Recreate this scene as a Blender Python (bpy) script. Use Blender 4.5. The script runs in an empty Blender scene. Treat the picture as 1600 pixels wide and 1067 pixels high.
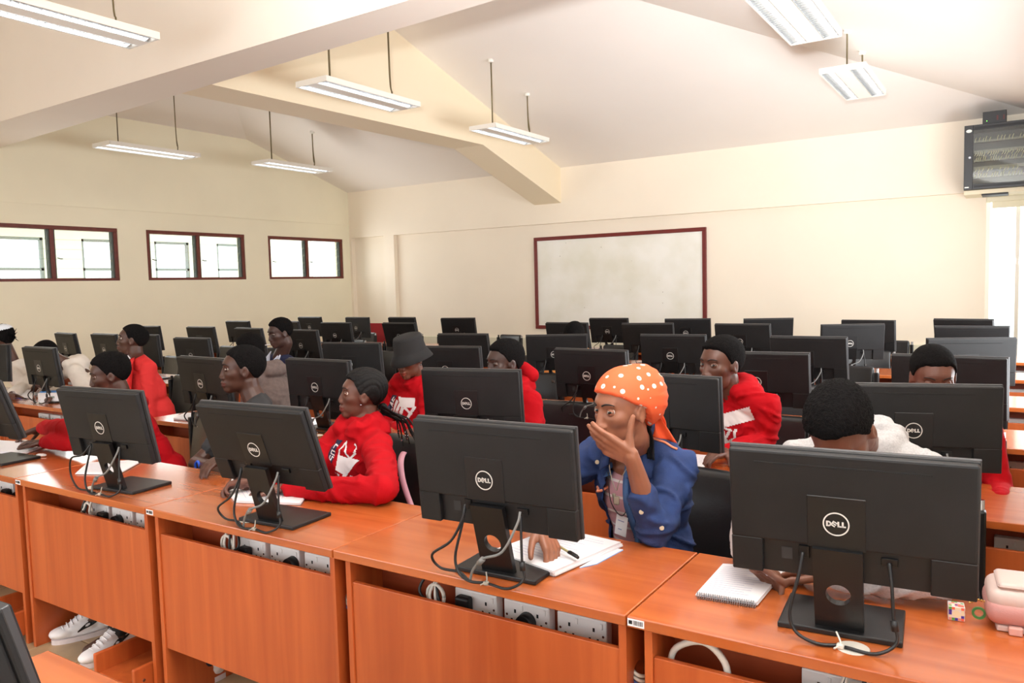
import bpy, bmesh, math, random
import numpy as np
from mathutils import Vector, Matrix, Euler, noise
from mathutils.bvhtree import BVHTree

# ------------------------------------------------------------------ camera, world, light, exposure
S = bpy.context.scene
COL = S.collection
FPX, CYAW, CPITCH, CROLL, CH = 1226.47, 0.5734, -0.0716, -0.0256, 1.5346
fw = Vector((-math.sin(CYAW)*math.cos(CPITCH), math.cos(CYAW)*math.cos(CPITCH), math.sin(CPITCH)))
_r = Vector((math.cos(CYAW), math.sin(CYAW), 0)); _u = _r.cross(fw)
CR = _r*math.cos(CROLL)+_u*math.sin(CROLL); CU = -_r*math.sin(CROLL)+_u*math.cos(CROLL)
CO = Vector((0, 0, CH))
cam = bpy.data.cameras.new('camera'); cam.sensor_width = 36; cam.lens = 36*FPX/1600; cam.clip_start = .05
camo = bpy.data.objects.new('camera', cam); COL.objects.link(camo)
camo.matrix_world = Matrix(((CR.x, CU.x, -fw.x, 0), (CR.y, CU.y, -fw.y, 0), (CR.z, CU.z, -fw.z, CH), (0, 0, 0, 1)))
S.camera = camo
S.view_settings.view_transform = 'Standard'; S.view_settings.look = 'None'
S.view_settings.gamma = 1; S.view_settings.exposure = 0.0
S.cycles.max_bounces = 10; S.cycles.transparent_max_bounces = 24; S.cycles.diffuse_bounces = 5; S.cycles.glossy_bounces = 3
S.cycles.transmission_bounces = 6; S.cycles.caustics_reflective = False; S.cycles.caustics_refractive = False
S.cycles.sample_clamp_indirect = 6

wd = bpy.data.worlds.new('overcast sky'); S.world = wd; wd.use_nodes = True
bg = wd.node_tree.nodes['Background']
bg.inputs[0].default_value = (0.93, 0.97, 1.0, 1); bg.inputs[1].default_value = 3.0

def area(name, loc, rot, sx, sy, power, col=(1, 1, 1), spread=180):
    l = bpy.data.lights.new(name, 'AREA'); l.shape = 'RECTANGLE'; l.size = sx; l.size_y = sy
    l.energy = power; l.color = col; l.spread = math.radians(spread)
    o = bpy.data.objects.new(name, l); COL.objects.link(o); o.location = loc; o.rotation_euler = rot
    return o
R90 = math.pi/2
# daylight entering by the windows of the side behind and to the right of the camera
XR, XL, YF, YN = 0.30, -10.36, 10.62, -2.35
area('daylight_near_windows', (-4.2, YN+.06, 1.75), (R90, 0, 0), 7.6, 1.7, 75, (.97, .985, 1))
area('daylight_right_window', (XR-.04, 6.6, 1.55), (R90, 0, R90), 5.2, 1.5, 150, (.95, .98, 1))
area('daylight_right_window', (XR-.04, .35, 1.75), (R90, 0, R90), 2.6, 1.6, 7, (.96, .98, 1))
area('daylight_left_windows', (XL+.25, 7.5, 2.08), (R90, 0, -R90), 5.6, .62, 45, (.97, .98, 1))
# the photographer's flash, aimed at the pale ceiling
_fd = Vector((-.30, 1.35, 1.0)).normalized()
fl_ = area('ceiling_flash', (-.05, -.25, 1.80), _fd.to_track_quat('-Z', 'Y').to_euler(),  .18, .18, 215, (.94, .975, 1), 85)

def at(x, y, X=None, Y=None, Z=None):
    d = fw+CR*((x-800)/FPX)-CU*((y-533.5)/FPX)
    t = (Z-CH)/d.z if Z is not None else (Y/d.y if Y is not None else X/d.x)
    return CO+d*t

# ------------------------------------------------------------------ materials
def srgb(r, g, b):
    f = lambda c: ((c/255+.055)/1.055)**2.4 if c > 10 else c/255/12.92
    return (f(r), f(g), f(b), 1)
MATS = {}
def mat(name, col=(128, 128, 128), rough=.5, metal=0, spec=.5, noise_amt=0, noise_scale=8, bump=0, bump_scale=60, coat=0, emis=None, estr=0, sheen=0, sss=0):
    if name in MATS: return MATS[name]
    m = bpy.data.materials.new(name); m.use_nodes = True; nt = m.node_tree; b = nt.nodes['Principled BSDF']
    c = srgb(*col); b.inputs['Base Color'].default_value = c
    b.inputs['Roughness'].default_value = rough; b.inputs['Metallic'].default_value = metal
    b.inputs['Specular IOR Level'].default_value = spec; b.inputs['Coat Weight'].default_value = coat
    b.inputs['Coat Roughness'].default_value = .12
    if sheen: b.inputs['Sheen Weight'].default_value = sheen
    if sss:
        b.inputs['Subsurface Weight'].default_value = sss; b.inputs['Subsurface Radius'].default_value = (.6, .25, .12)
        b.inputs['Subsurface Scale'].default_value = .01
    tc = nt.nodes.new('ShaderNodeTexCoord')
    if noise_amt:
        n = nt.nodes.new('ShaderNodeTexNoise'); n.inputs['Scale'].default_value = noise_scale; n.inputs['Detail'].default_value = 5
        nt.links.new(tc.outputs['Object'], n.inputs['Vector'])
        cr = nt.nodes.new('ShaderNodeValToRGB'); cr.color_ramp.elements[0].position = .3; cr.color_ramp.elements[1].position = .7
        cr.color_ramp.elements[0].color = [max(0, v*(1-noise_amt)) for v in c[:3]]+[1]
        cr.color_ramp.elements[1].color = [min(1, v*(1+noise_amt)) for v in c[:3]]+[1]
        nt.links.new(n.outputs['Fac'], cr.inputs[0]); nt.links.new(cr.outputs[0], b.inputs['Base Color'])
    if bump:
        n2 = nt.nodes.new('ShaderNodeTexNoise'); n2.inputs['Scale'].default_value = bump_scale; n2.inputs['Detail'].default_value = 3
        nt.links.new(tc.outputs['Object'], n2.inputs['Vector'])
        bp = nt.nodes.new('ShaderNodeBump'); bp.inputs['Strength'].default_value = bump; bp.inputs['Distance'].default_value = .004
        nt.links.new(n2.outputs['Fac'], bp.inputs['Height']); nt.links.new(bp.outputs[0], b.inputs['Normal'])
    if emis:
        b.inputs['Emission Color'].default_value = srgb(*emis); b.inputs['Emission Strength'].default_value = estr
    MATS[name] = m; return m

def wood(name, axis, c0, c1, rough=.33, coat=.25):
    """laminate with a long fine grain along the given axis"""
    if name in MATS: return MATS[name]
    m = bpy.data.materials.new(name); m.use_nodes = True; nt = m.node_tree; b = nt.nodes['Principled BSDF']
    tc = nt.nodes.new('ShaderNodeTexCoord'); mp = nt.nodes.new('ShaderNodeMapping')
    oi = nt.nodes.new('ShaderNodeObjectInfo')
    ad = nt.nodes.new('ShaderNodeVectorMath'); ad.operation = 'ADD'
    mu = nt.nodes.new('ShaderNodeVectorMath'); mu.operation = 'SCALE'; mu.inputs['Scale'].default_value = 7.0
    cb = nt.nodes.new('ShaderNodeCombineXYZ')
    for k in range(3): nt.links.new(oi.outputs['Random'], cb.inputs[k])
    nt.links.new(cb.outputs[0], mu.inputs[0]); nt.links.new(tc.outputs['Object'], ad.inputs[0]); nt.links.new(mu.outputs[0], ad.inputs[1])
    sc = [16, 16, 16]; sc[axis] = .9
    mp.inputs['Scale'].default_value = sc
    nt.links.new(ad.outputs[0], mp.inputs['Vector'])
    n = nt.nodes.new('ShaderNodeTexNoise'); n.inputs['Scale'].default_value = 1.0; n.inputs['Detail'].default_value = 7; n.inputs['Distortion'].default_value = .6
    nt.links.new(mp.outputs[0], n.inputs['Vector'])
    cr = nt.nodes.new('ShaderNodeValToRGB'); cr.color_ramp.elements[0].position = .32; cr.color_ramp.elements[1].position = .68
    cr.color_ramp.elements[0].color = srgb(*c0); cr.color_ramp.elements[1].color = srgb(*c1)
    nt.links.new(n.outputs['Fac'], cr.inputs[0]); nt.links.new(cr.outputs[0], b.inputs['Base Color'])
    b.inputs['Roughness'].default_value = rough; b.inputs['Coat Weight'].default_value = coat; b.inputs['Coat Roughness'].default_value = .1
    MATS[name] = m; return m

WOODP = wood('orange laminate upright', 2, (172, 78, 34), (196, 99, 48), .38, .1)
WOODT = wood('orange laminate top', 0, (168, 81, 33), (192, 103, 50), .26, .55)
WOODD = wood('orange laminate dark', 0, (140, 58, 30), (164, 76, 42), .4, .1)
WALL = mat('cream wall paint', (246, 240, 216), .75, noise_amt=.025, noise_scale=1.3, bump=.05, bump_scale=30)
WALLF = mat('peach wall paint', (249, 238, 220), .75, noise_amt=.03, noise_scale=.9, bump=.05, bump_scale=30)
CEIL = mat('ceiling paint', (246, 240, 234), .85, noise_amt=.015, noise_scale=1)
BEAM = mat('beam paint', (246, 237, 226), .7, noise_amt=.015, noise_scale=1.5)
DADO = mat('pale dado paint', (226, 222, 200), .6)
FRAMEW = mat('dark red window frame', (106, 44, 34), .45, noise_amt=.15, noise_scale=20)
BFRAME = mat('red brown board frame', (112, 30, 24), .4, noise_amt=.1, noise_scale=30)
BLACK = mat('black plastic', (21, 21, 22), .52, spec=.4, noise_amt=.35, noise_scale=7, bump=.05, bump_scale=400)
BLACK2 = mat('black satin plastic', (15, 15, 16), .4, noise_amt=.12, noise_scale=10)
BLACK3 = mat('deep black plastic', (17, 17, 18), .5)
GLOSSB = mat('black gloss screen', (10, 10, 12), .12)
RIMM = mat('grey bezel edge', (58, 58, 61), .35)
LOGOM = mat('silver white logo', (222, 218, 212), .35)
CABLE = mat('black cable rubber', (22, 22, 23), .45)
CABLEG = mat('grey cable', (120, 120, 118), .45)
CABLEW = mat('white cable', (225, 220, 208), .5)
WHITEP = mat('white socket plastic', (236, 232, 228), .35)
HOLE = mat('dark slot', (12, 12, 12), .8)
PAPER = mat('white paper', (244, 243, 246), .7)
PAPERL = mat('printed paper ink', (150, 155, 190), .8)
LEATHER = mat('black leatherette', (24, 24, 26), .32, bump=.12, bump_scale=90, spec=.6)
CHROME = mat('brushed steel', (170, 172, 176), .25, metal=1)
LAMPW = mat('white lamp enamel', (240, 236, 228), .4)
LAMPR = mat('lamp reflector', (225, 228, 230), .18, metal=.9)
TUBE = mat('lit fluorescent tube', (255, 255, 255), .5, emis=(250, 252, 255), estr=9)
WIRE = mat('suspension wire', (120, 108, 78), .4, metal=.6)
GLASS = None
def glassm():
    m = bpy.data.materials.new('window glass'); m.use_nodes = True; nt = m.node_tree
    nt.nodes.remove(nt.nodes['Principled BSDF'])
    t = nt.nodes.new('ShaderNodeBsdfTransparent'); t.inputs[0].default_value = (.95, .98, .96, 1)
    g = nt.nodes.new('ShaderNodeBsdfGlossy'); g.inputs['Roughness'].default_value = .03; mx = nt.nodes.new('ShaderNodeMixShader'); mx.inputs[0].default_value = .07
    nt.links.new(t.outputs[0], mx.inputs[1]); nt.links.new(g.outputs[0], mx.inputs[2]); nt.links.new(mx.outputs[0], nt.nodes['Material Output'].inputs[0])
    return m
GLASS = glassm()
GLASS2 = glassm(); GLASS2.name = 'cabinet door glass'

# ------------------------------------------------------------------ builders
def link(name, me, m=None, parent=None, smooth=False):
    o = bpy.data.objects.new(name, me); COL.objects.link(o)
    if m is not None:
        for mm in (m if isinstance(m, (list, tuple)) else [m]): me.materials.append(mm)
    if parent is not None: o.parent = parent
    if smooth:
        me.polygons.foreach_set('use_smooth', [True]*len(me.polygons))
    return o
def from_bm(name, bm, m=None, parent=None, smooth=False):
    me = bpy.data.meshes.new(name); bmesh.ops.recalc_face_normals(bm, faces=bm.faces); bm.to_mesh(me); bm.free()
    return link(name, me, m, parent, smooth)
def tag(o, label=None, cat=None, group=None, kind=None):
    if label: o['label'] = label
    if cat: o['category'] = cat
    if group: o['group'] = group
    if kind: o['kind'] = kind
    return o
def empty(name, loc=(0, 0, 0), rz=0, label=None, cat=None, group=None):
    o = bpy.data.objects.new(name, None); COL.objects.link(o); o.location = loc; o.rotation_euler = (0, 0, rz)
    o.empty_display_size = .05
    return tag(o, label, cat, group)
def bbox(bm, x0, x1, y0, y1, z0, z1, mi=0, bev=0, seg=2, M=None):
    """add a box, bevelled if asked, to bm"""
    g = bmesh.ops.create_cube(bm, size=1)
    vs = g['verts']
    for v in vs: v.co = Vector(((x0+x1)/2+v.co.x*(x1-x0), (y0+y1)/2+v.co.y*(y1-y0), (z0+z1)/2+v.co.z*(z1-z0)))
    fs = set(f for v in vs for f in v.link_faces)
    if bev:
        es = set(e for v in vs for e in v.link_edges)
        r = bmesh.ops.bevel(bm, geom=list(es), offset=bev, segments=seg, affect='EDGES', profile=.5)
        fs = set(r['faces'])
        vs = list(set(v for f in fs for v in f.verts))
        fs = set(f for v in vs for f in v.link_faces)
    for f in fs: f.material_index = mi
    if M is not None:
        vv = set(v for f in fs for v in f.verts)
        for v in vv: v.co = M @ v.co
    return fs
def box(name, x0, x1, y0, y1, z0, z1, m, parent=None, bev=0, seg=2):
    bm = bmesh.new(); bbox(bm, x0, x1, y0, y1, z0, z1, 0, bev, seg); return from_bm(name, bm, m, parent)
def cyl(bm, p0, p1, r0, r1=None, n=12, mi=0, caps=True):
    p0 = Vector(p0); p1 = Vector(p1); r1 = r0 if r1 is None else r1
    d = (p1-p0).normalized(); a = d.orthogonal().normalized(); b = d.cross(a)
    A = [bm.verts.new(p0+(a*math.cos(t)+b*math.sin(t))*r0) for t in [2*math.pi*i/n for i in range(n)]]
    B = [bm.verts.new(p1+(a*math.cos(t)+b*math.sin(t))*r1) for t in [2*math.pi*i/n for i in range(n)]]
    for i in range(n):
        f = bm.faces.new((A[i], A[(i+1) % n], B[(i+1) % n], B[i])); f.material_index = mi; f.smooth = True
    if caps:
        for ring in (list(reversed(A)), B):
            f = bm.faces.new(ring); f.material_index = mi
def smooth_path(pts, n=6):
    pts = [Vector(p) for p in pts]; out = []
    P = [pts[0]*2-pts[1]]+pts+[pts[-1]*2-pts[-2]]
    for i in range(1, len(P)-2):
        for k in range(n):
            t = k/n; a, b, c, d = P[i-1:i+3]
            out.append(.5*((2*b)+(c-a)*t+(2*a-5*b+4*c-d)*t*t+(3*b-a-3*c+d)*t**3))
    out.append(pts[-1]); return out
def tube(bm, pts, r, n=8, mi=0, smoothn=6, closed=False):
    path = smooth_path(pts, smoothn) if smoothn else [Vector(p) for p in pts]
    prev = None; rings = []; a = None
    for i, p in enumerate(path):
        d = ((path[min(i+1, len(path)-1)])-(path[max(i-1, 0)])).normalized()
        if a is None: a = d.orthogonal().normalized()
        else: a = (a-d*a.dot(d)); a = a.normalized() if a.length > 1e-6 else d.orthogonal().normalized()
        b = d.cross(a); rr = r(i/(len(path)-1)) if callable(r) else r
        rings.append([bm.verts.new(p+(a*math.cos(t)+b*math.sin(t))*rr) for t in [2*math.pi*k/n for k in range(n)]])
    for A, B in zip(rings, rings[1:]):
        for k in range(n):
            f = bm.faces.new((A[k], A[(k+1) % n], B[(k+1) % n], B[k])); f.material_index = mi; f.smooth = True
    for ring in (list(reversed(rings[0])), rings[-1]):
        f = bm.faces.new(ring); f.material_index = mi
def tubeobj(name, pts, r, m, parent=None, n=8, smoothn=6):
    bm = bmesh.new(); tube(bm, pts, r, n, 0, smoothn); return from_bm(name, bm, m, parent)
def prism(bm, outline, d, mi=0):
    """outline: list of 3D points (planar, ordered); d: extrusion vector"""
    d = Vector(d); A = [bm.verts.new(Vector(p)) for p in outline]; B = [bm.verts.new(Vector(p)+d) for p in outline]
    n = len(A); fs = [bm.faces.new(A), bm.faces.new(list(reversed(B)))]
    for i in range(n): fs.append(bm.faces.new((A[(i+1) % n], A[i], B[i], B[(i+1) % n])))
    for f in fs: f.material_index = mi
    return fs
def copy_tree(o, parent=None):
    c = o.copy(); COL.objects.link(c)
    if parent is not None: c.parent = parent
    for ch in list(o.children): copy_tree(ch, c)
    return c
def ring_plate(bm, c, u, v, n3, R, r, th, n=28, mi=0, square=None):
    """flat annulus (or a rectangle [u0,u1,v0,v1] with a round hole) of thickness th along n3"""
    c = Vector(c); u = Vector(u); v = Vector(v); n3 = Vector(n3)
    def outer(t):
        if square:
            cx, cy = math.cos(t), math.sin(t); k = 1e9
            for lim, comp in ((square[1], cx), (-square[0], -cx), (square[3], cy), (-square[2], -cy)):
                if comp > 1e-9: k = min(k, lim/comp)
            return u*cx*k+v*cy*k
        return u*math.cos(t)*R+v*math.sin(t)*R
    angs = [2*math.pi*i/n for i in range(n)]
    if square:
        for a in (square[0], square[1]):
            for b in (square[2], square[3]): angs.append(math.atan2(b, a) % (2*math.pi))
        angs = sorted(set(round(t, 6) for t in angs))
    o0 = [bm.verts.new(c+outer(t)) for t in angs]; i0 = [bm.verts.new(c+(u*math.cos(t)+v*math.sin(t))*r) for t in angs]
    o1 = [bm.verts.new(x.co+n3*th) for x in o0]; i1 = [bm.verts.new(x.co+n3*th) for x in i0]
    k = len(angs)
    for i in range(k):
        j = (i+1) % k
        for q in ((o1[i], o1[j], i1[j], i1[i]), (o0[j], o0[i], i0[i], i0[j]), (o0[i], o0[j], o1[j], o1[i]), (i0[j], i0[i], i1[i], i1[j])):
            f = bm.faces.new(q); f.material_index = mi
# ------------------------------------------------------------------ the room
def structure(o): o['kind'] = 'structure'; return o
ZE, SL = 3.30, .296
def slab(bm, pts, up, mi=0): prism(bm, pts, up, mi)

# floor: a tiled slab; the tiles near the front desks are laid one by one
TILE = mat('beige brown ceramic tile', (176, 150, 116), .35, noise_amt=.22, noise_scale=5)
GROUT = mat('grout', (120, 104, 84), .9)
def tiled():
    m = bpy.data.materials.new('tiled floor'); m.use_nodes = True; nt = m.node_tree; b = nt.nodes['Principled BSDF']
    tc = nt.nodes.new('ShaderNodeTexCoord'); br = nt.nodes.new('ShaderNodeTexBrick')
    br.offset = 0; br.inputs['Scale'].default_value = 1; br.inputs['Brick Width'].default_value = .3; br.inputs['Row Height'].default_value = .3
    br.inputs['Mortar Size'].default_value = .004
    br.inputs['Color1'].default_value = srgb(178, 152, 118); br.inputs['Color2'].default_value = srgb(164, 138, 106); br.inputs['Mortar'].default_value = srgb(120, 104, 84)
    nt.links.new(tc.outputs['Object'], br.inputs['Vector']); nt.links.new(br.outputs['Color'], b.inputs['Base Color']); b.inputs['Roughness'].default_value = .35
    return m
bm = bmesh.new(); bbox(bm, XL-.2, XR+.2, YN-.2, YF+.3, -.12, -.012, 0)
TX0, TX1, TY0, TY1 = -5.1, -1.5, .9, 2.7
for (a, b_, c, d) in ((XL-.2, TX0, YN-.2, YF+.3), (TX1, XR+.2, YN-.2, YF+.3), (TX0, TX1, YN-.2, TY0), (TX0, TX1, TY1, YF+.3)):
    bbox(bm, a, b_, c, d, -.012, 0, 1)
fl = structure(from_bm('floor', bm, [GROUT, tiled()]))
bm = bmesh.new(); bbox(bm, -.147, .147, -.147, .147, -.01, 0, 0, .002, 1)
tmesh = None
for i in range(12):
    for j in range(6):
        if tmesh is None:
            t = from_bm('tile', bm, TILE, fl); tmesh = t.data
        else:
            t = bpy.data.objects.new('tile', tmesh); COL.objects.link(t); t.parent = fl
        t.location = (TX0+.15+.3*i, TY0+.15+.3*j, random.Random(i*7+j).uniform(-.0006, .0006))

def wall_pieces(bm, span, zr, openings, place, mi=0):
    """rectangular wall from span[0]..span[1], z zr[0]..zr[1] with rectangular openings; place(u0,u1,z0,z1) adds a piece"""
    cuts = sorted(openings)
    u = span[0]
    for (a, b, z0, z1) in cuts:
        if a > u: place(u, a, zr[0], zr[1])
        if z0 > zr[0]: place(a, b, zr[0], z0)
        if z1 < zr[1]: place(a, b, z1, zr[1])
        u = b
    if u < span[1]: place(u, span[1], zr[0], zr[1])

# left wall with its three louvred windows
WZ0, WZ1 = 1.735, 2.445
LW = [(4.44, 6.18), (6.60, 8.28), (8.745, 10.44)]
bm = bmesh.new()
wall_pieces(bm, (YN-.2, YF+.12), (0, 3.2), [(a, b, WZ0, WZ1) for a, b in LW], lambda a, b, z0, z1: bbox(bm, XL-.2, XL, a, b, z0, z1))
prism(bm, [(XL, YF+.12, 3.2), (XL, YF+.12, ZE), (XL, YF, ZE), (XL, 8.42, 3.951), (XL, -.12, 3.951), (XL, -2.32, ZE), (XL, YN-.2, ZE), (XL, YN-.2, 3.2)], (-.2, 0, 0))
structure(from_bm('wall_left', bm, WALL))
structure(box('trim_1', XL, XL+.012, YN, YF, 2.70, 2.725, WALL))

BLADE = None
JAMB = mat('grey green louvre holder', (84, 92, 86), .5)
def louvre_window(name, y0, y1, z0, z1):
    w = structure(empty(name, (XL-.06, y0, z0)))
    W, H = y1-y0, z1-z0; fr = .05
    bm = bmesh.new()
    bbox(bm, -.05, .055, 0, W, 0, fr*.75, 0, .004); bbox(bm, -.05, .055, 0, W, H-fr, H, 0, .004)
    for c in (fr/2, W/2, W-fr/2): bbox(bm, -.05, .05, c-fr/2, c+fr/2, fr*.75, H-fr, 0, .004)
    from_bm('window_frame', bm, FRAMEW, w)
    for s in (0, 1):
        a = fr if s == 0 else W/2+fr/2; b = W/2-fr/2 if s == 0 else W-fr
        bm = bmesh.new()
        for yy in (a, b-.022):
            bbox(bm, -.03, .03, yy, yy+.022, fr*.75, H-fr)
            for k in range(5):
                zc = fr*.75+(H-1.75*fr)*(k+.5)/5
                Mx = Matrix.Translation((0, 0, zc)) @ Matrix.Rotation(math.radians(-62), 4, 'Y')
                bbox(bm, -.062, .062, yy, yy+.022, -.006, .006, M=Mx)
        from_bm('louvre_holder', bm, JAMB, w)
        me = None
        for k in range(5):
            if me is None:
                bm = bmesh.new(); Mx = Matrix.Rotation(math.radians(-62), 4, 'Y')
                bbox(bm, -.075, .075, a+.024-a, b-.024-a, -.0025, .0025, M=Mx)
                o = from_bm('louvre_blade', bm, GLASS, w); me = o.data
            else:
                o = bpy.data.objects.new('louvre_blade', me); COL.objects.link(o); o.parent = w
            o.location = (0, a, fr*.75+(H-1.75*fr)*(k+.5)/5)
        # operating lever
        bm = bmesh.new(); cyl(bm, (.05, a+.03, H*.42), (.085, a+.05, H*.40), .006, n=8); cyl(bm, (.085, a+.05, H*.40), (.09, a+.075, H*.40), .006, n=8)
        from_bm('lever', bm, BLACK2, w)
for i, (a, b) in enumerate(LW): louvre_window('window_%d' % (i+1), a, b, WZ0, WZ1)

# what stands outside those windows: the pale neighbour building with its own windows
EXT = mat('sunlit cream render', (250, 247, 236), .8); EXTF = mat('grey outside window frame', (150, 156, 156), .5)
nb = empty('neighbour_building', (XL-4.6, 2, 0), 0, 'pale cream building seen outside through the louvred windows', 'building')
bm = bmesh.new(); ops = [(1.7+1.5*k, 2.5+1.5*k, 1.55, 2.62) for k in range(6)]
wall_pieces(bm, (-2, 12), (0, 3.1), ops, lambda a, b, z0, z1: bbox(bm, -.15, 0, a, b, z0, z1))
from_bm('wall', bm, EXT, nb)
box('roof_overhang', -.3, .9, -2, 12, 3.1, 3.2, EXT, nb)
for (a, b, z0, z1) in ops:
    bm = bmesh.new()
    for q in ((a, a+.05, z0, z1), (b-.05, b, z0, z1), (a, b, z0, z0+.05), (a, b, z1-.05, z1), (a, b, 2.02, 2.07)): bbox(bm, -.08, -.02, *q)
    from_bm('window', bm, EXTF, nb)
box('ground', XL-12, XL-.2, -6, 16, -.3, -.12, mat('pale paving', (205, 198, 180), .9))['kind'] = 'structure'

# far wall: upper band proud of the recessed lower field, with one pilaster
bm = bmesh.new()
bbox(bm, XL-.2, XR+.2, YF, YF+.3, 2.47, 3.45)
wall_pieces(bm, (XL-.2, XR+.2), (0, 2.47), [(-.33, XR, .42, 2.45)], lambda a, b, z0, z1: bbox(bm, a, b, YF+.09, YF+.3, z0, z1))
bbox(bm, -9.53, -9.29, YF, YF+.09, 0, 2.47)
bbox(bm, XL-.2, XL+.05, YF, YF+.09, 0, 2.47)
structure(from_bm('wall_far', bm, WALLF))
bm = bmesh.new(); bbox(bm, -9.29, -.42, YF+.02, YF+.09, 0, .685, 0, .004)
structure(from_bm('trim_2', bm, DADO))
# bright window at the right end of the far wall
w = structure(empty('window_4', (-.33, YF+.2, .42)))
bm = bmesh.new()
for q in ((0, .63, 0, .05), (0, .63, 1.98, 2.03)): bbox(bm, q[0], q[1], -.03, .03, q[2], q[3])
for c in (0.02, .315, .61): bbox(bm, c-.02, c+.02, -.03, .03, .05, 1.98)
from_bm('window_frame', bm, mat('white window frame', (246, 244, 236), .4), w)
for c in (.0, .295):
    box('window_pane', .04+c, .295+c, -.003, .003, .05, 1.98, GLASS, w)
bm = bmesh.new(); bbox(bm, -.1+.1, .63, -.12, -.05, 1.93, 2.03, 0, .01); from_bm('blind_box', bm, mat('cream blind box', (236, 230, 205), .5), w)
bm = bmesh.new(); bbox(bm, .06, .55, -.085, -.08, 1.86, 1.93); from_bm('blind_edge', bm, mat('cream blind box'), w)

# right and near walls with the windows that light the room
RWOP = [(-.95, 1.65, .95, 2.55), (4.0, 9.2, .8, 2.3)]
bm = bmesh.new()
wall_pieces(bm, (YN-.2, YF+.3), (0, 3.35), RWOP, lambda a, b, z0, z1: bbox(bm, XR, XR+.2, a, b, z0, z1))
structure(from_bm('wall_right', bm, WALLF))
bm = bmesh.new()
wall_pieces(bm, (XL-.2, XR+.2), (0, 3.45), [(-8.0, -.4, .9, 2.6)], lambda a, b, z0, z1: bbox(bm, a, b, YN-.2, YN, z0, z1))
structure(from_bm('wall_near', bm, WALLF))
def plain_window(name, u0, u1, z0, z1, n, xw=None, yw=None):
    w = structure(empty(name, (0, 0, 0))); bm = bmesh.new()
    def bb(a, b, c, d, t=.03):
        if xw is not None: bbox(bm, xw-t, xw+t, a, b, c, d)
        else: bbox(bm, a, b, yw-t, yw+t, c, d)
    bb(u0, u1, z0, z0+.05); bb(u0, u1, z1-.05, z1)
    for k in range(n+1):
        c = u0+.025+(u1-u0-.05)*k/n; bb(c-.025, c+.025, z0+.05, z1-.05)
    from_bm('window_frame', bm, FRAMEW, w)
plain_window('window_5', -.95, 1.65, .95, 2.55, 3, xw=XR+.12)
plain_window('window_6', 4.0, 9.2, .8, 2.3, 6, xw=XR+.12)
plain_window('window_7', -8.0, -.4, .9, 2.6, 7, yw=YN-.12)

# hipped ceiling
AF, AN = (-6.215, 4.275, 5.178), (-6.215, 4.025, 5.178)
XC = .13
bm = bmesh.new(); up = (0, 0, .2)
slab(bm, [(XL, YF, ZE), (XC, YF, ZE), AF, (XL, 8.42, 3.951)], up)
slab(bm, [(XC, YF, ZE), (XR, YF, ZE-.05), (XR, YN, ZE-.05), (XC, -2.32, ZE), AN, AF], up)
slab(bm, [(XC, -2.32, ZE), (XL, -2.32, ZE), (XL, -.12, 3.951), AN], up)
slab(bm, [(XL, 8.42, 3.951), AF, AN, (XL, -.12, 3.951)], up)
slab(bm, [(XL-.3, -2.32, ZE), (XR+.3, -2.32, ZE), (XR+.3, YN-.3, ZE), (XL-.3, YN-.3, ZE)], up)
structure(from_bm('ceiling', bm, CEIL))
# deep longitudinal beam and the cranked portal frame that meets it
def ceilz(x, y): return min(ZE+SL*(YF-y), ZE+SL*(XC-x), 3.951+SL*(x-XL), ZE+SL*(y+2.32))
bm = bmesh.new(); ZB = 3.33
xs = [XL, -6.215, .0]
def yn_(x): return 3.93-.022*(x+3.4)
def yf_(x): return 4.25-.063*(x+2.8)
nb_, fb_ = [(x, yn_(x), ZB) for x in xs], [(x, yf_(x), ZB) for x in xs]
nt_, ft_ = [(x, yn_(x), ceilz(x, yn_(x))+.05) for x in xs], [(x, yf_(x), ceilz(x, yf_(x))+.05) for x in xs]
V = {k: [bm.verts.new(p) for p in L] for k, L in (('nb', nb_), ('fb', fb_), ('nt', nt_), ('ft', ft_))}
for i in range(2):
    for a, b in (('nb', 'fb'), ('fb', 'ft'), ('ft', 'nt'), ('nt', 'nb')): bm.faces.new((V[a][i], V[a][i+1], V[b][i+1], V[b][i]))
for i in (0, 2): bm.faces.new((V['nb'][i], V['fb'][i], V['ft'][i], V['nt'][i]))
structure(from_bm('trim_3', bm, BEAM))
bm = bmesh.new()
prism(bm, [(-6.37, YF, 2.77), (-6.37, 8.56, 3.37), (-6.37, 4.46, ZB+.002), (-6.37, 4.46, 5.2), (-6.37, YF, 3.34)], (.47, 0, 0))
structure(from_bm('trim_4', bm, mat('cream beam paint', (246, 232, 204), .7)))

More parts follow.
